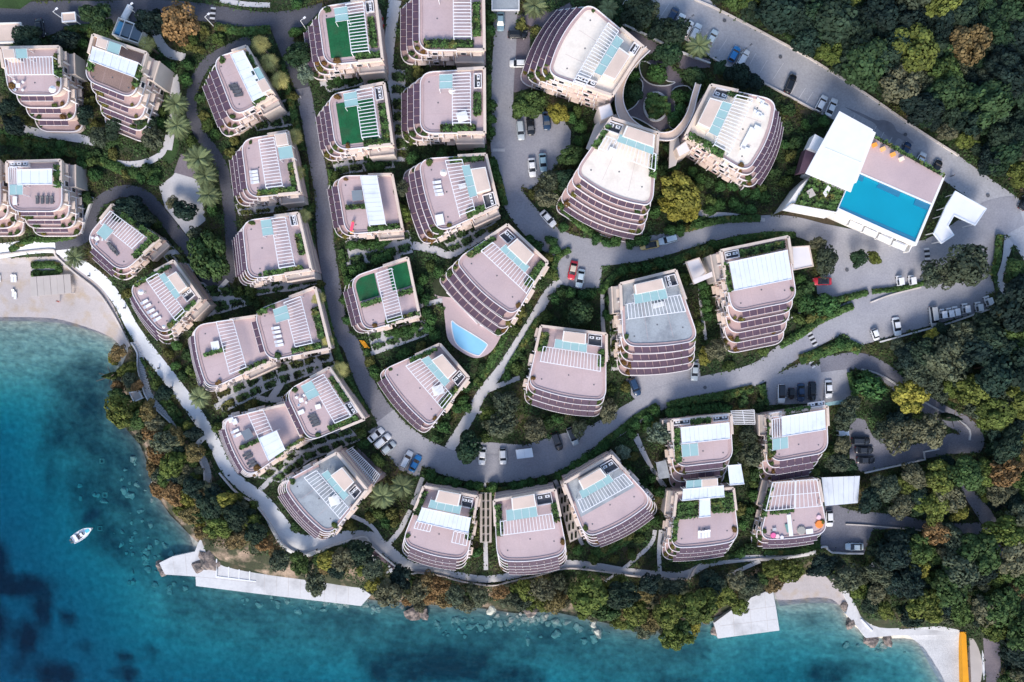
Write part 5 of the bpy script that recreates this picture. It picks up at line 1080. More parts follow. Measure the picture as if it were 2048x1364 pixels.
def chairs(key,x,y,rz,label):
    p=W(x,y,BUILD[key]['zt']+.02); t=thing('dining_set',label,'table',p,rz)
    o=link('table_top',unitbox('white'),t,(0,0,.72)); o.scale=(1.0,1.0,.07); l=link('pedestal',unitbox('white'),t,(0,0,.36)); l.scale=(.12,.12,.7)
    for k in range(4):
        a=k*math.pi/2+.78; c=link('chair',unitbox('white'),t,(1.25*math.cos(a),1.25*math.sin(a),.42)); c.scale=(.55,.55,.1); c.rotation_euler.z=a
        b=link('chair_back',unitbox('white'),t,(1.52*math.cos(a),1.52*math.sin(a),.7)); b.scale=(.06,.5,.5); b.rotation_euler.z=a
chairs('B14',604,800,.3,'white table and chairs on the roof above the white parked cars'); chairs('B16',197,478,.6,'white table and chairs on the block inside the loop road'); chairs('B1',40,173,0,'white table and chairs on the top left pink block')
table('B6',925,235,(2.4,2.2),wc,'white square table under the pergola of the round parasol block'); table('B21',877,780,(2.6,2.2),wc,'white square table on the roof in the bend of the lane'); table('B13',433,691,(1.9,2.0),wc,'white square spa tub above the promenade','spa_tub',.2,.8,'spa tub'); table('B8',925,374,(1.6,1.1),wc,'white table under the pergola beside the central road')
table('B9',716,392,(2.4,2.4),(.2,.24,.28),'blue-grey covered spa tub on the roof with the red slide','spa_tub',.1,.85,'spa tub'); table('B15',497,868,(2.2,2.4),(.16,.19,.23),'dark covered spa tub on the roof with the white corner sofa','spa_tub',.5,.85,'spa tub'); table('B8',880,440,(1.8,2.4),wc,'pair of white day beds at the lower end of the curved block','day_bed',.2,.4,'day bed')
table('B14',603,824,(1.5,1.0),wc,'white day bed left of the four dark loungers','day_bed',.4,.4,'day bed'); table('B14',637,813,(1.3,1.1),wc,'white low table beside the pergola above the white parked cars','low_table',.3,.4); table('B18',32,402,(1.0,2.0),wc,'white bench at the left edge block','bench',0,.45,'bench')
table('B23',1316,610,(2.6,1.1),(.75,.75,.75),'pale bench under the pergola of the tall grey roof','bench',.25,.45,'bench'); table('B32',670,1000,(2.4,2.2),wc,'white square table on the grey roof by the promenade bend')
def sofa(key,pieces,label,rz=0):
    zt=BUILD[key]['zt']; c=pieces[0]; t=thing('roof_sofa',label,'sofa',W(c[0],c[1],zt))
    for a in pieces: 
        p=W((a[0]+a[2])/2,(a[1]+a[3])/2,zt+.35); q0,q1=W(a[0],a[1],zt+.35),W(a[2],a[3],zt+.35); bar('seat_section',q0,q1,1.1,.6,'white',t)
sofa('B27',[(1505,256,1484,296),(1482,296,1498,302),(1508,254,1520,260)],'white U-shaped sofa on the right white roof'); sofa('B15',[(458,842,468,838),(468,838,472,848)],'white corner sofa on the roof beside the promenade')
sofa('B26',[(1218,298,1232,304)],'white sofa under the pergola of the lower white roof')
def parasol(x,y,z,r,col,label):
    t=thing('parasol',label,'parasol',(W(x,y,z+2.4).x,W(x,y,z+2.4).y,z)); n=10
    V=[(0,0,2.75)]+[(r*math.cos(2*math.pi*i/n),r*math.sin(2*math.pi*i/n),2.25) for i in range(n)]; me=mesh('parasol_canopy',V,[(0,1+i,1+(i+1)%n) for i in range(n)],'object')
    o=link('canopy',me,t); o.color=(*col,1); p=link('pole',unitbox('dark_grey'),t,(0,0,1.3)); p.scale=(.06,.06,2.6)
    b=link('base',unitbox('greige'),t,(0,0,.05)); b.scale=(.6,.6,.1)
parasol(104,178,BUILD['B1']['zt'],.85,(.85,.85,.85),'round white parasol on the top left pink block'); parasol(904,181,BUILD['B6']['zt'],.8,(.82,.74,.68),'round cream parasol beside the glass canopy'); parasol(887,345,BUILD['B8']['zt'],.8,(.82,.74,.68),'round cream parasol on the curved block by the central road')
parasol(281,584,BUILD['B17']['zt'],.7,(.85,.82,.82),'round white parasol overlooking the beach'); parasol(541,622,BUILD['B12']['zt'],.8,(.20,.13,.15),'dark round parasol in the corner of the left column block'); parasol(327,653,BUILD['B17']['zt'],.45,(.85,.82,.82),'small round white parasol at the lower corner overlooking the beach')
# toys and poufs
def slide():
    z=BUILD['B9']['zt']; t=thing('toy_slide','red plastic toy slide on the pink roof','toy slide',W(703,452,z)); 
    a,b=W(706,444,z+1.1),W(702,462,z+.25); bar('chute',a,b,.6,.08,'object',t).color=(.8,.05,.12,1); q=W(704,464,z+.2); box('landing',q,(.9,.7,.2),0,'object',t).color=(.9,.5,.2,1); bar('ladder',W(706,442,z),W(706,443,z+1.1),.5,.1,'object',t).color=(.85,.5,.1,1)
slide()
z31=BUILD['B31']['zt']
for x,y,r,c,lab in [(1638,1048,1.0,(.85,.25,.05),'orange round pouf on the block near the shore'),(1546,1070,.7,(.8,.15,.35),'pink round pouf at the left front of the shore block'),(1554,1072,.6,(.8,.6,.6),'pale pink round pouf next to the pink pouf'),(1602,1060,1.1,(.35,.33,.3),'grey-brown round rug-like pouf in the middle of the shore block'),(1563,1074,.5,(.8,.75,.8),'white round pouf at the front of the shore block'),(1637,1034,.6,(.8,.55,.6),'pale pink cushion at the right back of the shore block')]:
    n=12; V=[(r*k*math.cos(2*math.pi*i/n),r*k*math.sin(2*math.pi*i/n),zz) for k,zz in ((.8,0),(1,.18),(.85,.4)) for i in range(n)]
    F=[(j*n+i,j*n+(i+1)%n,(j+1)*n+(i+1)%n,(j+1)*n+i) for j in range(2) for i in range(n)]+[tuple(range(2*n,3*n))]
    o=link('pouf',mesh('pouf',V,F,'object'),None,W(x,y,z31+.02)); o.color=(*c,1); tag(o,lab,'pouf','poufs on the shore block roof')
table('B31',1579,1050,(1.0,5.2),wc,'long white runner bench down the shore block roof','bench',.12,.3,'bench'); table('B31',1618,1062,(1.7,1.2),wc,'white low table set beside the grey-brown pouf','low_table',.1,.35); table('B31',1548,1058,(.9,.7),(.5,.5,.52),'grey low table at the left of the shore block roof','low_table',.1,.35); table('B31',1574,1056,(.7,2.0),(.15,.3,.28),'dark green mat bench beside the white runner','bench',.3,.25,'bench')
# yellow bike rack / sign stripes near the lane
t=thing('yellow_rack','bright yellow slatted rack beside the lane','rack',Wg(729,688,.1))
for i in range(6): p=Wg(724+i*1.9,682+i*2.6,.5); box('slat',p,(1.3,.18,.25),-.15,'yellow',t)
# ------------------------------------------------------------------ lamps
def lamp(px,py,h,label,col='white',double=False):
    g=Wg(px,py); p=W(px,py,g.z+h); b=Vector((p.x,p.y,ground_xy(p.x,p.y))); t=thing('street_lamp',label,'street lamp',b,0,'street lamps')
    bar('post',b,(b.x,b.y,b.z+h),.12,.12,col,t); bar('arm',(b.x,b.y,b.z+h),(b.x+.7,b.y+.5,b.z+h+.1),.07,.07,col,t); box('lamp_head',(b.x+.9,b.y+.65,b.z+h+.1),(.6,.4,.14),.6,'white' if col=='white' else 'dark_grey',t)
    if double: bar('arm',(b.x,b.y,b.z+h),(b.x-.7,b.y-.5,b.z+h+.1),.07,.07,col,t); box('lamp_head',(b.x-.9,b.y-.65,b.z+h+.1),(.6,.4,.14),.6,'dark_grey',t)
for i,(x,y,c) in enumerate([(104,22,'white'),(255,12,'white'),(409,33,'white'),(601,41,'white'),(1378,37,'dark_grey'),(1494,95,'dark_grey')]):
    lamp(x,y,6,['white street lamp near the small beige shelter','white street lamp beside the white cylinder tank','white street lamp beside the striped hump on the top road','white street lamp left of the upper turf roof','dark double street lamp above three white cars','dark double street lamp beside the bright blue car'][i],c,c!='white')
for i,(x,y) in enumerate([(319,736),(345,774),(390,840),(459,950),(180,552),(251,616),(635,1098),(974,1168)]):
    p=Wg(x,y); t=thing('bollard_light',['bollard light on the promenade above the lawn','second bollard light on the promenade above the lawn','bollard light at the straight of the promenade','bollard light at the lower promenade curve','bollard light near the beach palm','bollard light near the grey beach shade','bollard light on the white promenade bend','bollard light on the seafront wall'][i],'bollard',p,0,'promenade bollard lights')
    o=link('post',unitbox('dark_grey'),t,(0,0,.4)); o.scale=(.28,.28,.8); o=link('cap',unitbox('tyre'),t,(0,0,.84)); o.scale=(.36,.36,.1)
# ------------------------------------------------------------------ rocks
def rock_mesh(seed,m='rock',flat=.6):
    bm=bmesh.new(); bmesh.ops.create_icosphere(bm,subdivisions=2,radius=1); rg=random.Random(seed); ph=[rg.uniform(0,6) for _ in range(6)]
    for v in bm.verts:
        k=1+.22*math.sin(v.co.x*3+ph[0])+.18*math.sin(v.co.y*4+ph[1])+.15*math.sin(v.co.z*5+ph[2]+v.co.x*2)+rg.uniform(-.06,.06); v.co*=k; v.co.z*=flat
    me=bpy.data.meshes.new('rock'); bm.to_mesh(me); bm.free(); me.materials.append(MATS[m]); return me
ROCKS=[rock_mesh(s) for s in range(4)]; PALE=[rock_mesh(s+10,'rock_pale',.45) for s in range(5)]
def rock(px,py,r,z,label,group,ms,sq=1.0,rz=None):
    o=link('rock',random.choice(ms),None,W(px,py,z)); o.scale=(r,r*sq,r); o.rotation_euler=(0,0,random.random()*6.28 if rz is None else rz); return tag(o,label,'rock',group)
rock(824,1227,2.1,.2,'larger left half of the split rock standing in the sea','split rock in the sea',ROCKS,.8,.2); rock(846,1226,1.6,.25,'smaller right half of the split rock standing in the sea','split rock in the sea',ROCKS,.9,.3)
for x,y,r in [(322,1130,1.3),(328,1140,1.4),(1060,1221,1.5),(1742,1280,1.6),(1774,1281,1.3),(1702,1246,1.4),(1690,1215,1.2),(1285,1265,1.5),(1432,1262,1.2)]: rock(x,y,r,.35,'brown boulder at the edge of the water along the shore','shore boulders',ROCKS)
for x,y,r in [(402,1130,1.9),(412,1124,2.1),(422,1120,2.2),(428,1130,1.7),(410,1116,1.6),(398,1136,1.2)]: rock(x,y,r,.7,'rocky outcrop rising through the white bathing platform','platform outcrop',ROCKS)
rg=random.Random(9); n=0
for cx,cy,rx,ry,k in [(1070,1240,75,26,60),(930,1250,80,24,40),(1170,1262,60,30,14),(700,1212,110,14,26),(560,1200,120,14,18),(290,1090,70,90,46),(270,960,60,60,14),(330,1180,70,25,12),(200,1000,60,60,6),(1740,1290,40,14,14)]:
    for _ in range(k):
        x=rg.gauss(cx,rx*.5); y=rg.gauss(cy,ry*.5); z=G(x,y)
        if z>-.15 or masked(x,y): continue
        zone='below the middle seafront block' if cx in (1070,930,1170) else ('beside the bathing platform' if cx in (700,560,330) else ('off the left wooded shore' if cx<600 else 'by the right-hand walkway'))
        rock(x,y,rg.uniform(.2,1.0)**1.4*(1.3 if cx==1070 else 1),z+.15,'pale submerged boulder in shallow water '+zone,'pale submerged boulders '+zone,PALE,rg.uniform(.55,1))
rock(1196,1265,1.6,G(1196,1265)+.5,'largest pale submerged boulder below the pine headland','large submerged boulder',PALE,.8)
for x,y,lab in ((204,922,'pale square frame lying on the seabed, the upper one'),(210,990,'faint square frame lying on the seabed, the lower one'),(200,1057,'faint square block on the seabed beside the motorboat')):
    z=G(x,y)+.3; q=[(x-4,y-4),(x+4,y-4),(x+4,y+4),(x-4,y+4)]; o=wall_strip('seabed_frame',XY(q,z),.25,z-.3,z,'rock_pale',None,closed=True); fix_normals(o.data); tag(o,lab,'frame','frames on the seabed')
# ------------------------------------------------------------------ people
def person(px,py,rz,shirt,label,name='person'):
    t=thing('person',label,'person',Wg(px,py,.15),rz)
    V=[(0,0,.95),(0,0,1.15),(.02,0,1.38),(.03,0,1.5),(.06,0,1.66),(0,.19,1.38),(.05,.27,1.1),(.18,.25,.9),(0,-.19,1.38),(-.06,-.27,1.1),(.02,-.26,.86),(.02,.1,.9),(.12,.11,.48),(.02,.11,.05),(.15,.12,.03),(-.02,-.1,.9),(-.05,-.11,.48),(-.18,-.11,.08),(-.05,-.12,.03)]
    E=[(0,1),(1,2),(2,3),(3,4),(2,5),(5,6),(6,7),(2,8),(8,9),(9,10),(0,11),(11,12),(12,13),(13,14),(0,15),(15,16),(16,17),(17,18)]
    me=bpy.data.meshes.new('person_body'); me.from_pydata(V,E,[]); me.materials.append(MATS['object']); o=link('body',me,t); o.color=(*shirt,1)
    R=[.15,.14,.15,.06,.11,.07,.05,.04,.07,.05,.04,.09,.065,.045,.04,.09,.065,.045,.04]
    md=o.modifiers.new('skin','SKIN'); sd=o.modifiers.new('sub','SUBSURF'); sd.levels=1; sd.render_levels=1
    for v,r in zip(me.skin_vertices[0].data if me.skin_vertices else [],R): v.radius=(r,r); 
    h=link('hair',ROCKS[0],t,(.04,0,1.74)); h.scale=(.12,.11,.12)
try:
    person(603,196,.5,(.6,.6,.62),'person in pale clothes walking on the lane beside the lower turf roof'); person(1901,353,2,(.05,.05,.06),'person in dark clothes walking on the upper road near the white canopy'); person(120,603,1,(.5,.12,.08),'person in red on the sand below the grey beach shade')
except Exception as ex: print('person', ex)

for i,(x,y) in enumerate([(1449,41),(1561,114),(1811,269),(1135,514),(1694,540),(1976,391),(1255,760),(1410,775)]):
    n=16; r=.42; V=[(r*math.cos(2*math.pi*k/n),r*math.sin(2*math.pi*k/n),zz) for zz in (0,.03) for k in range(n)]
    o=link('manhole_cover',mesh('manhole_cover',V,[tuple(range(n,2*n))]+[(k,(k+1)%n,n+(k+1)%n,n+k) for k in range(n)],'dark_grey'),None,Wg(x,y,.26))
    tag(o,['dark manhole cover in the upper road above the blue car','dark manhole cover in the upper road above the black car','dark manhole cover in the upper road above the pool terrace','dark manhole cover in the road near the red car','dark manhole cover on the upper plaza','dark manhole cover in the road beside the white entrance canopy','dark manhole cover below the tall grey roof','dark manhole cover in the ring road below the grey saloon'][i],'manhole cover','manhole covers')
# ------------------------------------------------------------------ plants
def crown_mesh(name, seed, R=1.0, flat=.75, nc=26, per=95, leaf=.10, clump=.34, up=.25, jag=.25):
    """foliage crown of unit radius: leaf cards over many small clumps, with gaps between them"""
    rg = np.random.default_rng(seed); V=[];F=[];T=[];k=0
    for i in range(nc):
        d = rg.normal(size=3); d[2] = abs(d[2])*.9+rg.normal()*.15-.1; d /= np.linalg.norm(d)
        rad = (1-clump*.75)*(1-jag*rg.random()); 
        if i < nc*.2: rad *= .45
        c = d*rad*np.array([1,1,flat]); cr = clump*(.65+.6*rg.random())
        n = int(per*(cr/clump)**2); u = rg.normal(size=(n,3)); u[:,2] = np.abs(u[:,2])*1.0-.35; u /= np.linalg.norm(u, axis=1, keepdims=True)
        P = c+u*cr*(.82+.3*rg.random((n,1)))*np.array([1,1,.85]); Nn = u+rg.normal(size=(n,3))*.5+np.array([0,0,up])
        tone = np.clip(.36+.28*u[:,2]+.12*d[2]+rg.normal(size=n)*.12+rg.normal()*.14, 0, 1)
        v,f,t = cards(P, Nn, leaf*(.6+.8*rg.random(n)), tone, rg=rg); V.append(v); F.append(f+k); T.append(t); k += len(v)
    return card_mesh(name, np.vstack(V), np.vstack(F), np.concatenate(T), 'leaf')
def trunk_mesh(name, seed, limbs=5):
    """unit trunk: height 1, splits into limbs"""
    rg = np.random.default_rng(seed); V=[];F=[]
    def tube(a, b, r0, r1, n=6):
        a, b = np.array(a), np.array(b); d = b-a; d = d/np.linalg.norm(d); u = np.cross(d, [0.3,1,.2]); u /= np.linalg.norm(u); v = np.cross(d,u); o = len(V)
        for p, r in ((a,r0),(b,r1)):
            for i in range(n): q = 2*math.pi*i/n; V.append(tuple(p+u*r*math.cos(q)+v*r*math.sin(q)))
        for i in range(n): F.append((o+i, o+(i+1)%n, o+n+(i+1)%n, o+n+i))
        F.append(tuple(range(o+n, o+2*n)))
    bend = rg.normal(size=2)*.03
    tube((0,0,-.12),(bend[0],bend[1],.38),.045,.034); tube((bend[0],bend[1],.38),(0,0,.72),.034,.02)
    for i in range(limbs):
        a = 2*math.pi*i/limbs+rg.random(); z0=.34+.25*rg.random(); L=.26+.14*rg.random()
        tube((bend[0]*.6,bend[1]*.6,z0),(L*math.cos(a),L*math.sin(a),z0+.22),.018,.008,5)
    return mesh(name, V, F, 'trunk')
def cypress_mesh(name, seed):
    rg = np.random.default_rng(seed); n=1500; z = rg.random(n)**.8; r = (.16*np.sin(np.clip(z*1.02+.03,0,1)*math.pi)**.55*(1-z*.55)); a = rg.random(n)*2*math.pi
    C = np.column_stack([r*np.cos(a), r*np.sin(a), z]); Nn = np.column_stack([np.cos(a), np.sin(a), .5+0*z])+rg.normal(size=(n,3))*.4
    v,f,t = cards(C, Nn, .022*(.7+.7*rg.random(n)), np.clip(.35+.25*np.sin(a*3+z*20)+rg.normal(size=n)*.18,0,1), 1.3, rg=rg); return card_mesh(name, v, f, t, 'leaf')
def palm_mesh(name, seed, fan=False):
    """unit crown: fronds radius 1"""
    rg = np.random.default_rng(seed); V=[];F=[];T=[]
    nf = 24 if fan else 46
    for i in range(nf):
        a = i*2.39996+rg.normal()*.12; el = (1.25-1.6*(i/nf)) if not fan else (1.5-1.9*(i/nf)); tone = .72-.5*(i/nf)+(.28 if i%3 else -.2)+rg.normal()*.1
        L = .92+.16*rg.random(); ca, sa = math.cos(a), math.sin(a)
        pts=[]; x=z=0.0; ang=el; m_=9
        for s in range(m_+1):
            pts.append((x,z)); x += L/m_*math.cos(ang); z += L/m_*math.sin(ang); ang -= (.17 if not fan else .12)
        if not fan:
            for s in range(1,m_+1):
                wd = .13*math.sin(math.pi*min(1,(s+.6)/(m_+1.2)))+.03
                for q in range(2):
                    x0 = pts[s-1][0]+(pts[s][0]-pts[s-1][0])*q/2; z0 = pts[s-1][1]+(pts[s][1]-pts[s-1][1])*q/2
                    for sd in (-1,1):
                        o=len(V); y1 = sd*wd; x1 = x0+.07+wd*.35; z1 = z0-.05-.05*rg.random()
                        for (px_,py_,pz_) in ((x0,0,z0),(x0+.036,0,z0),(x1+.016,y1,z1),(x1-.016,y1,z1)):
                            V.append((px_*ca-py_*sa, px_*sa+py_*ca, pz_)); T.append(tone+.15*rg.normal())
                        F.append((o,o+1,o+2,o+3))
        else:
            hx, hz = pts[1+int(4*i/nf)]; n2=7
            for j in range(n2):
                b = (j/(n2-1)-.5)*1.7; r_=.66*(1-.3*abs(b)/1.1); o=len(V)
                dx, dy = math.cos(b)*r_, math.sin(b)*r_
                for (px_,py_,pz_) in ((hx,0,hz),(hx+dx*.6-dy*.055,dy*.6+dx*.055,hz-.02),(hx+dx,dy,hz-.10-.1*rg.random()),(hx+dx*.6+dy*.055,dy*.6-dx*.055,hz-.02)):
                    V.append((px_*ca-py_*sa, px_*sa+py_*ca, pz_)); T.append(tone+.2*rg.normal())
                F.append((o,o+1,o+2,o+3))
    return card_mesh(name, np.array(V), np.array(F), np.clip(np.array(T),0,1), 'leaf')
CROWNS = {'pine':[crown_mesh('pine_crown',s,flat=.6,nc=34,per=110,leaf=.062,clump=.27,jag=.35) for s in (1,2,3,4)],
          'broad':[crown_mesh('broadleaf_crown',s,flat=.78,nc=30,per=110,leaf=.072,clump=.31,jag=.22) for s in (11,12,13)],
          'olive':[crown_mesh('olive_crown',s,flat=.7,nc=40,per=80,leaf=.055,clump=.25,jag=.4) for s in (21,22,23)],
          'bush':[crown_mesh('bush_crown',s,flat=.85,nc=18,per=55,leaf=.12,clump=.42,jag=.12) for s in (31,32,33)],
          'ball':[crown_mesh('clipped_crown',s,flat=.95,nc=22,per=60,leaf=.10,clump=.40,jag=.03) for s in (41,42)],
          'cypress':[cypress_mesh('cypress_crown',s) for s in (51,52)],
          'date':[palm_mesh('date_palm_crown',s) for s in (61,62,63)], 'fan':[palm_mesh('fan_palm_crown',s,True) for s in (71,72)]}
TRUNKS = [trunk_mesh('trunk',s) for s in (81,82,83)]
COLR = {'pine':[(.076,.102,.022),(.052,.084,.022),(.092,.110,.024),(.040,.072,.022)], 'broad':[(.023,.050,.022),(.032,.060,.023),(.018,.040,.020)], 'dark':[(.012,.026,.018),(.010,.021,.017),(.019,.034,.020)],
        'olive':[(.070,.082,.048),(.050,.065,.040),(.098,.098,.056)], 'orange':[(.19,.115,.048),(.155,.112,.048),(.125,.102,.040)], 'ball':[(.034,.082,.024),(.044,.096,.026)], 'bush':[(.034,.066,.022),(.060,.090,.024),(.10,.105,.03)],
        'fan':[(.30,.27,.09),(.26,.245,.085)], 'date':[(.125,.15,.07),(.11,.135,.062)], 'cypress':[(.06,.085,.025),(.022,.045,.02)], 'yellow':[(.19,.175,.03),(.165,.16,.032)], 'pale':[(.12,.16,.11)]}
def nearest_ref(px, py):
    k = min(BUILD, key=lambda b: (BUILD[b]['cen'][0]-px)**2+(BUILD[b]['cen'][1]-py)**2); return BUILD[k]['ref']
def nearest_dir(px, py):
    k = min(BUILD, key=lambda b: (BUILD[b]['cen'][0]-px)**2+(BUILD[b]['cen'][1]-py)**2); dx = px-BUILD[k]['cen'][0]; dy = py-BUILD[k]['cen'][1]
    a = math.degrees(math.atan2(-dy, dx)) % 360
    return ['right of','above and right of','above','above and left of','left of','below and left of','below','below and right of'][int((a+22.5)//45) % 8]
NAMES = {'pine':'pine_tree','broad':'broadleaf_tree','dark':'broadleaf_tree','olive':'olive_tree','orange':'rusty_tree','yellow':'yellow_tree','pale':'silver_tree','bush':'shrub','ball':'clipped_shrub','cypress':'cypress_tree','date':'date_palm','fan':'fan_palm'}
CATS = {'bush':'shrub','ball':'shrub','date':'palm','fan':'palm'}
ADJ = {'pine':'yellow-green pine','broad':'deep green tree','dark':'dark green tree','olive':'grey-green tree','orange':'rusty orange tree','yellow':'bright yellow-green tree','pale':'pale silvery tree','bush':'loose green shrub','ball':'clipped green shrub','cypress':'narrow cypress','date':'feathery palm','fan':'yellowish fan palm'}
TREEN = {'n':0}
def tree(px, py, r, kind, h=None, label=None, group=None, col=None):
    """r in photo pixels, h in metres; (px,py) is where the crown is seen"""
    form = {'dark':'broad','orange':'olive','yellow':'pine','pale':'olive'}.get(kind, kind)
    R = r*.117; 
    if h is None: h = {'bush':R*1.1,'ball':R*1.35,'date':5.5,'fan':6.5,'cypress':10}.get(form, max(3.2, R*1.35+1.5))
    g = G(px, py); zc = g+h-R*.45 if form not in ('date','fan') else g+h
    p = W(px, py, zc); g = max(ground_xy(p.x, p.y), -.1); TREEN['n'] += 1
    zc = g+h-R*.45 if form not in ('date','fan') else g+h
    p = W(px, py, zc); rz = random.random()*6.28
    if label is None:
        sz = 'small' if r < 13 else ('medium' if r < 22 else 'large'); label = f"{sz} {ADJ[kind]} {nearest_dir(px,py)} {nearest_ref(px,py)}"
        group = group or f"{ADJ[kind]}s near {nearest_ref(px,py)}"
    t = thing(NAMES[kind], label, CATS.get(kind,'tree'), (p.x, p.y, g), rz, group)
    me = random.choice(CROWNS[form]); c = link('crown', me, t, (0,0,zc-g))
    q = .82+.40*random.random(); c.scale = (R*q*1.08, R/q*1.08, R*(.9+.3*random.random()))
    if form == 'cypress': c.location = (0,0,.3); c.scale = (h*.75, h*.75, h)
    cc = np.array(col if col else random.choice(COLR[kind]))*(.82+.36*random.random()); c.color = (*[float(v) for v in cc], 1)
    if form in ('date','fan'):
        c.scale = (R*1.12,R*1.12,R); tr = link('trunk', TRUNKS[0] if False else palm_trunk, t); tr.scale = (1,1,zc-g)
    elif form in ('bush','ball'):
        tr = link('stem', TRUNKS[0], t); tr.scale = (R,R,max(.3,(zc-g)*.9))
    else:
        tr = link('trunk', random.choice(TRUNKS), t); hh = max(1.5, zc-g+R*.2); tr.scale = (max(R*1.4,hh*.8),max(R*1.4,hh*.8),hh*1.25)
    return t
def _ptr():
    V=[];F=[];n=8;zs=[-.15,0,.2,.4,.6,.8,1.0]
    for j,z in enumerate(zs):
        for i in range(n): a=2*math.pi*i/n; r=.28-.06*max(z,0)+(.03 if j%2 else 0); V.append((r*math.cos(a),r*math.sin(a),z))
    for j in range(len(zs)-1):
        for i in range(n): F.append((j*n+i,j*n+(i+1)%n,(j+1)*n+(i+1)%n,(j+1)*n+i))
    return mesh('palm_trunk',V,F,'trunk')
palm_trunk = _ptr()
PLACED = []
def T_(px, py, r, kind, **k): PLACED.append((px,py,r)); return tree(px, py, r, kind, **k)
# palms
for i,(x,y,r) in enumerate([(293,88,18),(520,88,19),(538,124,19),(559,160,19),(588,273,17),(594,345,16),(608,432,15),(635,597,16),(653,682,15),(680,740,18)]):
    T_(x,y,r,'fan', group='fan palms along the lane', label=['fan palm behind the brown gravel roof block','topmost of three fan palms beside the white ribbed canopy','middle of three fan palms beside the white ribbed canopy','lowest of three fan palms beside the white ribbed canopy','upper fan palm behind the block with stacked white loungers','lower fan palm behind the block with stacked white loungers','fan palm behind the bare pink roof in the left column','upper fan palm behind the block with the dark round table','lower fan palm behind the block with the dark round table','fan palm behind the block above the white parked cars'][i])
for i,(x,y,r) in enumerate([(352,208,24),(355,252,26),(398,318,29),(411,352,25),(417,390,24),(150,515,22),(400,795,23),(805,972,25),(766,992,27),(1070,12,24),(1398,92,24),(1216,18,20)]):
    T_(x,y,r,'date', group='feathery palms in the gardens', label=['upper of two feathery palms beside the brown gravel roof','lower of two feathery palms beside the brown gravel roof','uppermost of three feathery palms by the small grey plaza','middle of three feathery palms by the small grey plaza','lowest of three feathery palms by the small grey plaza','feathery palm where the beach meets the loop road','feathery palm beside the promenade below the white spa tub','right feathery palm above the leftmost seafront block','left feathery palm above the leftmost seafront block','feathery palm in the kerbed bed at the top','feathery palm beside the upper car park','feathery palm behind the upper left white roof'][i])
# landmark trees
for a in [(363,50,42,'orange'),(205,38,24,'broad'),(305,45,28,'dark'),(60,78,28,'dark'),(128,85,24,'dark'),(180,30,18,'broad'),(418,515,44,'pine'),(1158,627,26,'broad'),(1362,385,36,'yellow'),(1345,418,26,'yellow'),(1380,420,22,'yellow'),
    (799,378,18,'olive'),(806,425,17,'pine'),(1055,212,30,'pine'),(1116,228,20,'yellow'),(1142,312,22,'pine'),(1098,360,22,'olive'),(1090,395,22,'olive'),(1930,530,46,'olive'),(1862,548,26,'olive'),(1905,548,30,'olive'),(1637,488,16,'olive'),(1652,522,27,'olive'),(1715,518,17,'broad'),(1748,516,13,'pine'),
    (1432,700,24,'olive'),(1410,712,16,'yellow'),(1012,806,27,'olive'),(1000,850,30,'olive'),(938,892,28,'broad'),(975,830,15,'pine'),(1070,860,26,'olive'),(1215,822,22,'olive'),(1158,858,18,'olive'),(1320,868,25,'pale'),(1247,904,16,'pale'),(1502,910,26,'olive'),(1495,870,20,'olive'),
    (1690,835,24,'olive'),(1700,810,20,'olive'),(1684,890,20,'olive'),(1676,925,24,'olive'),(1700,930,14,'broad'),(1820,790,34,'yellow'),(1800,835,26,'dark'),(1800,868,40,'olive'),(1860,860,36,'olive'),(1765,862,24,'olive'),(1740,775,26,'ball'),(1728,760,18,'ball'),(1650,612,22,'ball'),(1608,580,20,'bush'),(1612,605,18,'ball'),
    (1314,147,18,'ball'),(1336,105,26,'broad'),(1264,185,19,'broad'),(1388,155,19,'broad'),(1359,195,14,'ball'),(1361,219,12,'ball'),(1350,238,14,'ball'),(1348,62,27,'dark'),(1270,28,32,'dark'),(1315,62,20,'dark'),(1240,30,22,'broad'),(1300,20,20,'olive'),(1475,150,24,'dark'),(1500,165,20,'dark'),(1440,135,14,'broad'),
    (610,145,20,'pale'),(595,110,24,'broad'),(250,420,26,'dark'),(290,440,24,'dark'),(270,410,18,'dark'),(345,405,14,'olive'),(370,420,22,'dark'),(392,470,18,'olive'),(230,255,22,'dark'),(200,275,22,'olive'),(305,275,24,'olive'),(290,245,20,'dark'),(260,230,16,'dark'),(170,230,18,'dark'),(30,250,22,'dark'),(15,215,18,'dark'),
    (1740,1000,26,'dark'),(1775,975,28,'olive'),(1800,1010,28,'olive'),(1830,985,24,'dark'),(1200,330,16,'broad'),(1130,360,20,'broad')]:
    T_(*a)
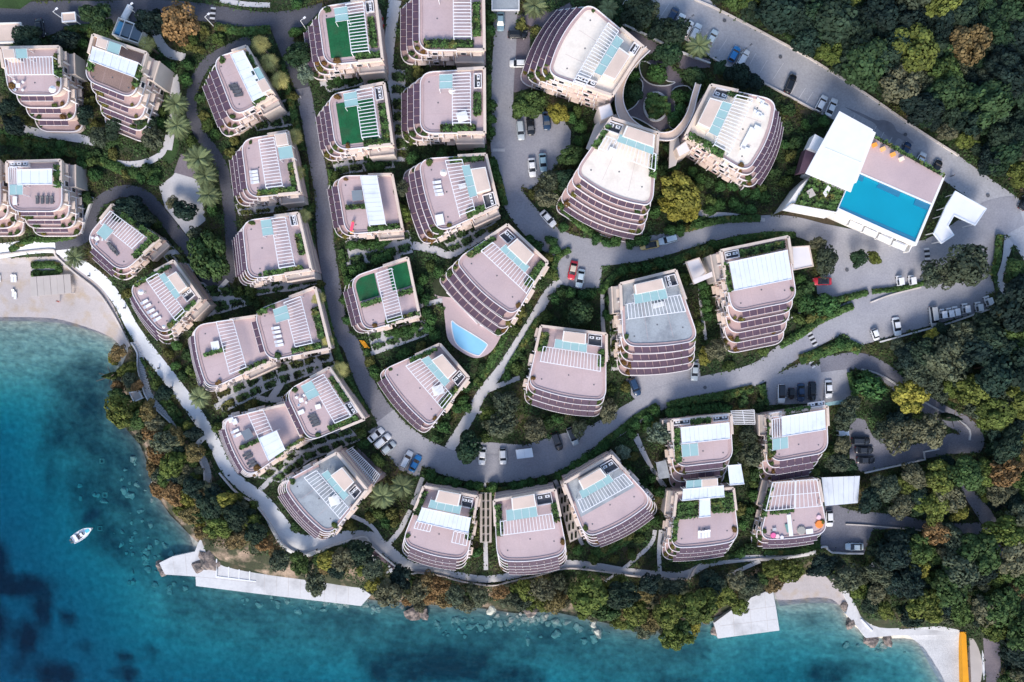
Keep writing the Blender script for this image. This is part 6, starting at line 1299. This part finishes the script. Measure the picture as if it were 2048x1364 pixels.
# wooded slopes and shore: scattered trees, each a thing of its own
def where(x, y, lab):
    if 'upper car park' in lab:
        d = float(segdist(np.array([x]), np.array([y]), [(1389,0),(1440,22),(1536,72),(1623,120),(1736,192),(1916,312),(2048,404)])[0])
        a = 'beside the car park wall' if d < 55 else ('in mid wood' if d < 150 else 'deep in the wood')
        b = 'above the bright blue car' if x < 1620 else ('above the lone black car' if x < 1720 else ('above the pool terrace' if x < 1840 else ('above the white entrance canopy' if x < 1950 else 'at the right edge')))
        return f'{a} {b}'
    if 'on the right' in lab:
        a = 'right of the golf carts' if y < 700 else ('above the narrow wooded road' if y < 830 else ('level with the three dark cars' if y < 960 else ('level with the silver car' if y < 1110 else ('above the right walkway' if y < 1230 else 'beside the yellow jetty'))))
        b = 'near the buildings' if x < 1800 else ('in mid wood' if x < 1930 else 'at the right edge')
        return f'{a} {b}'
    k = 'below the long stairway' if x < 330 else ('left of the bathing platform' if x < 420 else ('above the bathing platform' if x < 640 else ('by the dark red terrace' if x < 830 else ('below the leftmost seafront block' if x < 960 else ('below the middle seafront block' if x < 1120 else ('on the pine headland' if x < 1420 else 'above the small curved beach'))))))
    return f'on the shore {k}'
def scatter(poly, n, kinds, rmin, rmax, sep, lab, seed, hk=1.0, avoid=True, shrink=.55):
    rg = random.Random(seed); xs=[p[0] for p in poly]; ys=[p[1] for p in poly]; c=0; tries=0
    while c < n and tries < n*60:
        tries += 1; x = rg.uniform(min(xs),max(xs)); y = rg.uniform(min(ys),max(ys))
        if not inpoly(np.array([x]), np.array([y]), poly)[0]: continue
        r = rg.uniform(rmin, rmax)
        if any((x-a)**2+(y-b)**2 < (sep*(r+q))**2 for a,b,q in PLACED): continue
        if avoid and any(masked(x+r*shrink*math.cos(t), y+r*shrink*math.sin(t)) for t in (0,1.05,2.1,3.14,4.2,5.24)): continue
        kd = rg.choices([k for k,_ in kinds],[w for _,w in kinds])[0]
        sz = 'small' if r < 17 else ('medium' if r < 25 else 'large')
        lb = where(x, y, lab); T_(x, y, r, kd, label=f"{sz} {ADJ[kd]} {lb}", group=f"{ADJ[kd]}s {lab}", h=(r*.117*1.35+1.6)*hk); c += 1
    return c
W_SHORE = [(225,720),(245,690),(285,700),(320,760),(370,830),(400,890),(430,960),(480,1000),(535,1055),(565,1105),(640,1112),(700,1092),(750,1108),(820,1152),(900,1170),(1000,1178),(1100,1162),(1200,1152),(1330,1168),(1400,1165),(1450,1145),(1600,1128),(1700,1118),(1745,1135),(1715,1190),(1690,1165),(1640,1152),(1560,1168),(1500,1200),(1430,1235),(1370,1285),(1330,1290),(1290,1262),(1200,1240),(1120,1216),(980,1208),(900,1205),(840,1205),(760,1208),(735,1172),(700,1145),(600,1130),(520,1108),(440,1085),(400,1065),(360,1030),(320,990),(296,920),(280,860),(215,825),(235,780)]
for a in [(237,705,20,'orange'),(262,760,18,'olive'),(240,822,30,'pine'),(275,838,24,'pine'),(305,865,20,'orange'),(332,885,27,'olive'),(312,910,20,'orange'),(345,930,26,'pine'),(318,980,20,'orange'),(350,990,26,'orange'),(390,975,22,'dark'),(385,1030,25,'orange'),(420,1010,26,'dark'),(440,1055,26,'pine'),(470,1035,26,'dark'),(478,1078,22,'orange'),(512,1065,22,'dark'),(425,1062,20,'orange'),(405,995,20,'orange'),(450,1000,20,'yellow'),
    (560,1120,24,'olive'),(600,1125,22,'pine'),(630,1165,26,'olive'),(655,1120,20,'yellow'),(690,1115,26,'olive'),(720,1100,24,'dark'),(745,1135,26,'olive'),(780,1185,30,'olive'),(800,1160,26,'dark'),(840,1180,26,'olive'),(880,1170,22,'orange'),(910,1190,24,'olive'),(960,1192,22,'olive'),(1000,1185,18,'orange'),(1045,1200,24,'olive'),(1085,1180,26,'olive'),(1110,1200,26,'orange'),(1175,1190,38,'pine'),(1210,1215,30,'pine'),(1245,1190,30,'dark'),(1270,1225,26,'pine'),(1300,1240,24,'orange'),(1335,1225,30,'pine'),(1345,1275,26,'pine'),(1400,1210,36,'pine'),(1450,1190,26,'pine'),(1480,1210,20,'pine'),(1420,1165,26,'dark'),(1470,1160,22,'olive'),(1300,1165,22,'dark'),(1550,1165,22,'orange'),(1580,1140,26,'pine'),(1640,1130,26,'dark'),(1690,1155,30,'olive'),(1720,1150,20,'olive')]:
    T_(*a[:4], h=a[2]*.117*1.5+(1.8 if a[2]<30 else 4.5))
T_(208,753,10,'cypress',h=9,label='slim cypress leaning out over the sea from the left shore'); T_(1920,838,10,'cypress',h=9,label='slim cypress on the inside of the narrow wooded road')
mix1 = [('olive',4),('orange',3),('pine',5),('dark',1.5),('yellow',1)]; mix2=[('dark',7),('olive',2.2),('pine',2.0),('orange',.22),('broad',5)]
c1 = scatter(W_SHORE, 120, mix1, 11, 22, .46, 'on the wooded shore below the promenade', 5, shrink=.75)
W_TOP = [(1425,-15),(2060,-15),(2060,380),(1995,340),(1938,298),(1850,238),(1746,166),(1633,94),(1546,46),(1465,10)]
c2 = scatter(W_TOP, 105, mix2, 15, 46, .46, 'in the wood above the upper car park', 6, shrink=.9)
W_R = [(2050,470),(2060,1380),(2010,1375),(1905,1262),(1780,1238),(1725,1195),(1735,1125),(1760,1065),(1745,960),(1850,925),(1960,925),(1965,840),(1880,800),(1800,745),(1720,718),(1760,690),(1830,668),(1980,625),(2000,590)]
c3 = scatter(W_R, 120, [('dark',3.5),('olive',3),('pine',6),('orange',.25),('yellow',.5)], 15, 46, .46, 'in the wood on the right', 8, hk=1.15, shrink=.95)
c4 = scatter(W_TOP, 70, mix2, 10, 16, .42, 'in the wood above the upper car park', 16)
c5 = scatter(W_R, 60, mix2, 10, 16, .42, 'in the wood on the right', 18)
# clipped and round shrubs in rows
rows = [[(704,492),(722,490),(744,492),(758,488),(772,484)],[(752,520),(766,514),(780,508)],[(706,540),(722,534)],[(738,142),(745,158),(755,138),(760,155),(678,160),(696,158)],[(740,310),(757,312),(772,308),(742,332),(760,330)],[(872,962),(885,966),(898,962),(913,966),(940,972),(956,970),(985,975)],[(1030,972),(1045,970),(1062,968),(1086,962)],
    [(1120,950),(1134,945),(1148,932),(1160,926),(1172,916),(1183,909),(1195,901),(1210,892)],[(1340,824),(1355,826),(1370,823),(1385,820),(1400,818),(1415,818),(1428,817),(1440,816),(1452,816)],[(980,35),(981,62),(983,212),(981,240),(981,268),(985,330),(992,350)],[(855,625),(862,640),(858,655),(870,672)],[(845,560),(838,580),(850,598)],[(795,665),(815,662),(828,655)],[(1102,480),(1110,500)],[(1060,480),(1075,492)],[(1190,478),(1215,485),(1232,482),(1262,486),(1275,482),(1290,478)],[(1108,598),(1140,585),(1165,590),(1180,588)],[(1405,570),(1408,585),(1410,600),(1412,615),(1415,632)],[(1600,560),(1605,610),(1598,595)],[(1245,540),(1270,536),(1290,535),(1320,525),(1340,545)],[(700,560),(690,600),(695,640)],[(1310,820),(1295,835),(1270,850)],[(1395,445),(1360,460),(1340,462),(1420,420),(1440,410),(1465,405),(1480,415),(1500,420)],[(1440,375),(1465,372),(1490,385),(1510,390),(1530,395)],[(925,800),(935,815),(915,815)],[(1220,600),(1215,630)],[(1155,690)]]
for rw in rows:
    for x,y in rw: T_(x, y, 10.5, 'ball')
# loose shrubs fill the remaining beds, the largest as things of their own
def shrubs(n, rmin, rmax, seed):
    rg = random.Random(seed); c=0; tries=0
    while c < n and tries < 60000:
        tries += 1; x = rg.uniform(5,1690); y = rg.uniform(5,1120)
        if G(x,y) < 2.5 or masked(x,y) or inpoly(np.array([x]),np.array([y]),W_TOP)[0]: continue
        r = rg.uniform(rmin,rmax)
        if any((x-a)**2+(y-b)**2 < (.72*(r+q))**2 for a,b,q in PLACED): continue
        if any(masked(x+r*.6*math.cos(t), y+r*.6*math.sin(t)) for t in (0,1.57,3.14,4.7)): continue
        T_(x,y,r,'bush' if rg.random()<.7 else 'ball'); c += 1
    return c
c6 = shrubs(200, 9, 13, 3)
# ground cover: too many to count, one mesh
def ground_cover():
    V=[];F=[];T=[];k=0; n=150000
    X = rng.uniform(0,2048,n); Y = rng.uniform(0,1364,n)
    ok = ~MASK[np.clip((Y/2).astype(int),0,681), np.clip((X/2).astype(int),0,1023)]
    X=X[ok]; Y=Y[ok]; Zg = np.array([G(x,y) for x,y in zip(X,Y)]); ok = (Zg > .9); X=X[ok];Y=Y[ok];Zg=Zg[ok]
    lump = np.sin(X*.11+Y*.05)+np.sin(Y*.13-X*.04); m=4
    Xr=np.repeat(X,m)+rng.normal(size=len(X)*m)*2.2; Yr=np.repeat(Y,m)+rng.normal(size=len(X)*m)*2.2; Zr=np.repeat(Zg,m); Lr=np.repeat(lump,m)
    zz = Zr+.12+np.clip(.28+.22*Lr,0.05,.9)*rng.random(len(Zr)); kk=(H-zz)/FPX
    C = np.column_stack([(Xr-1024)*kk, -(Yr-682)*kk, zz]); Nn = rng.normal(size=C.shape)*.55+np.array([0,0,1.0])
    v,f,t = cards(C,Nn,.17*(.6+.8*rng.random(len(C))),np.clip(.42+.16*Lr+rng.normal(size=len(C))*.18,0,1))
    o = link('ground_cover', card_mesh('ground_cover',v,f,t,'cover')); o['kind']='stuff'; o['label']='low dark green ground cover in the garden beds'; o['category']='ground cover'
ground_cover()
# planting on the terraces of the buildings
rgp = random.Random(12)
for key in BUILD:
    T = BUILD[key]['T']; O = Vector(T.location)
    for p, z in BUILD[key]['spots']:
        if rgp.random() < .42: continue
        c = link('terrace_plant', rgp.choice(CROWNS['bush']), T, (p.x-O.x, p.y-O.y, z-O.z+.15)); r_ = rgp.uniform(.4,.85)
        c.scale = (r_, r_*rgp.uniform(.7,1.3), r_*.8); c.rotation_euler.z = rgp.random()*6; cc = rgp.choice([(.07,.10,.025),(.045,.08,.024),(.14,.125,.03),(.05,.085,.025),(.16,.09,.03)]); c.color = (*cc,1)
print('TREES', TREEN['n'], c1,c2,c3,c4,c5,c6)
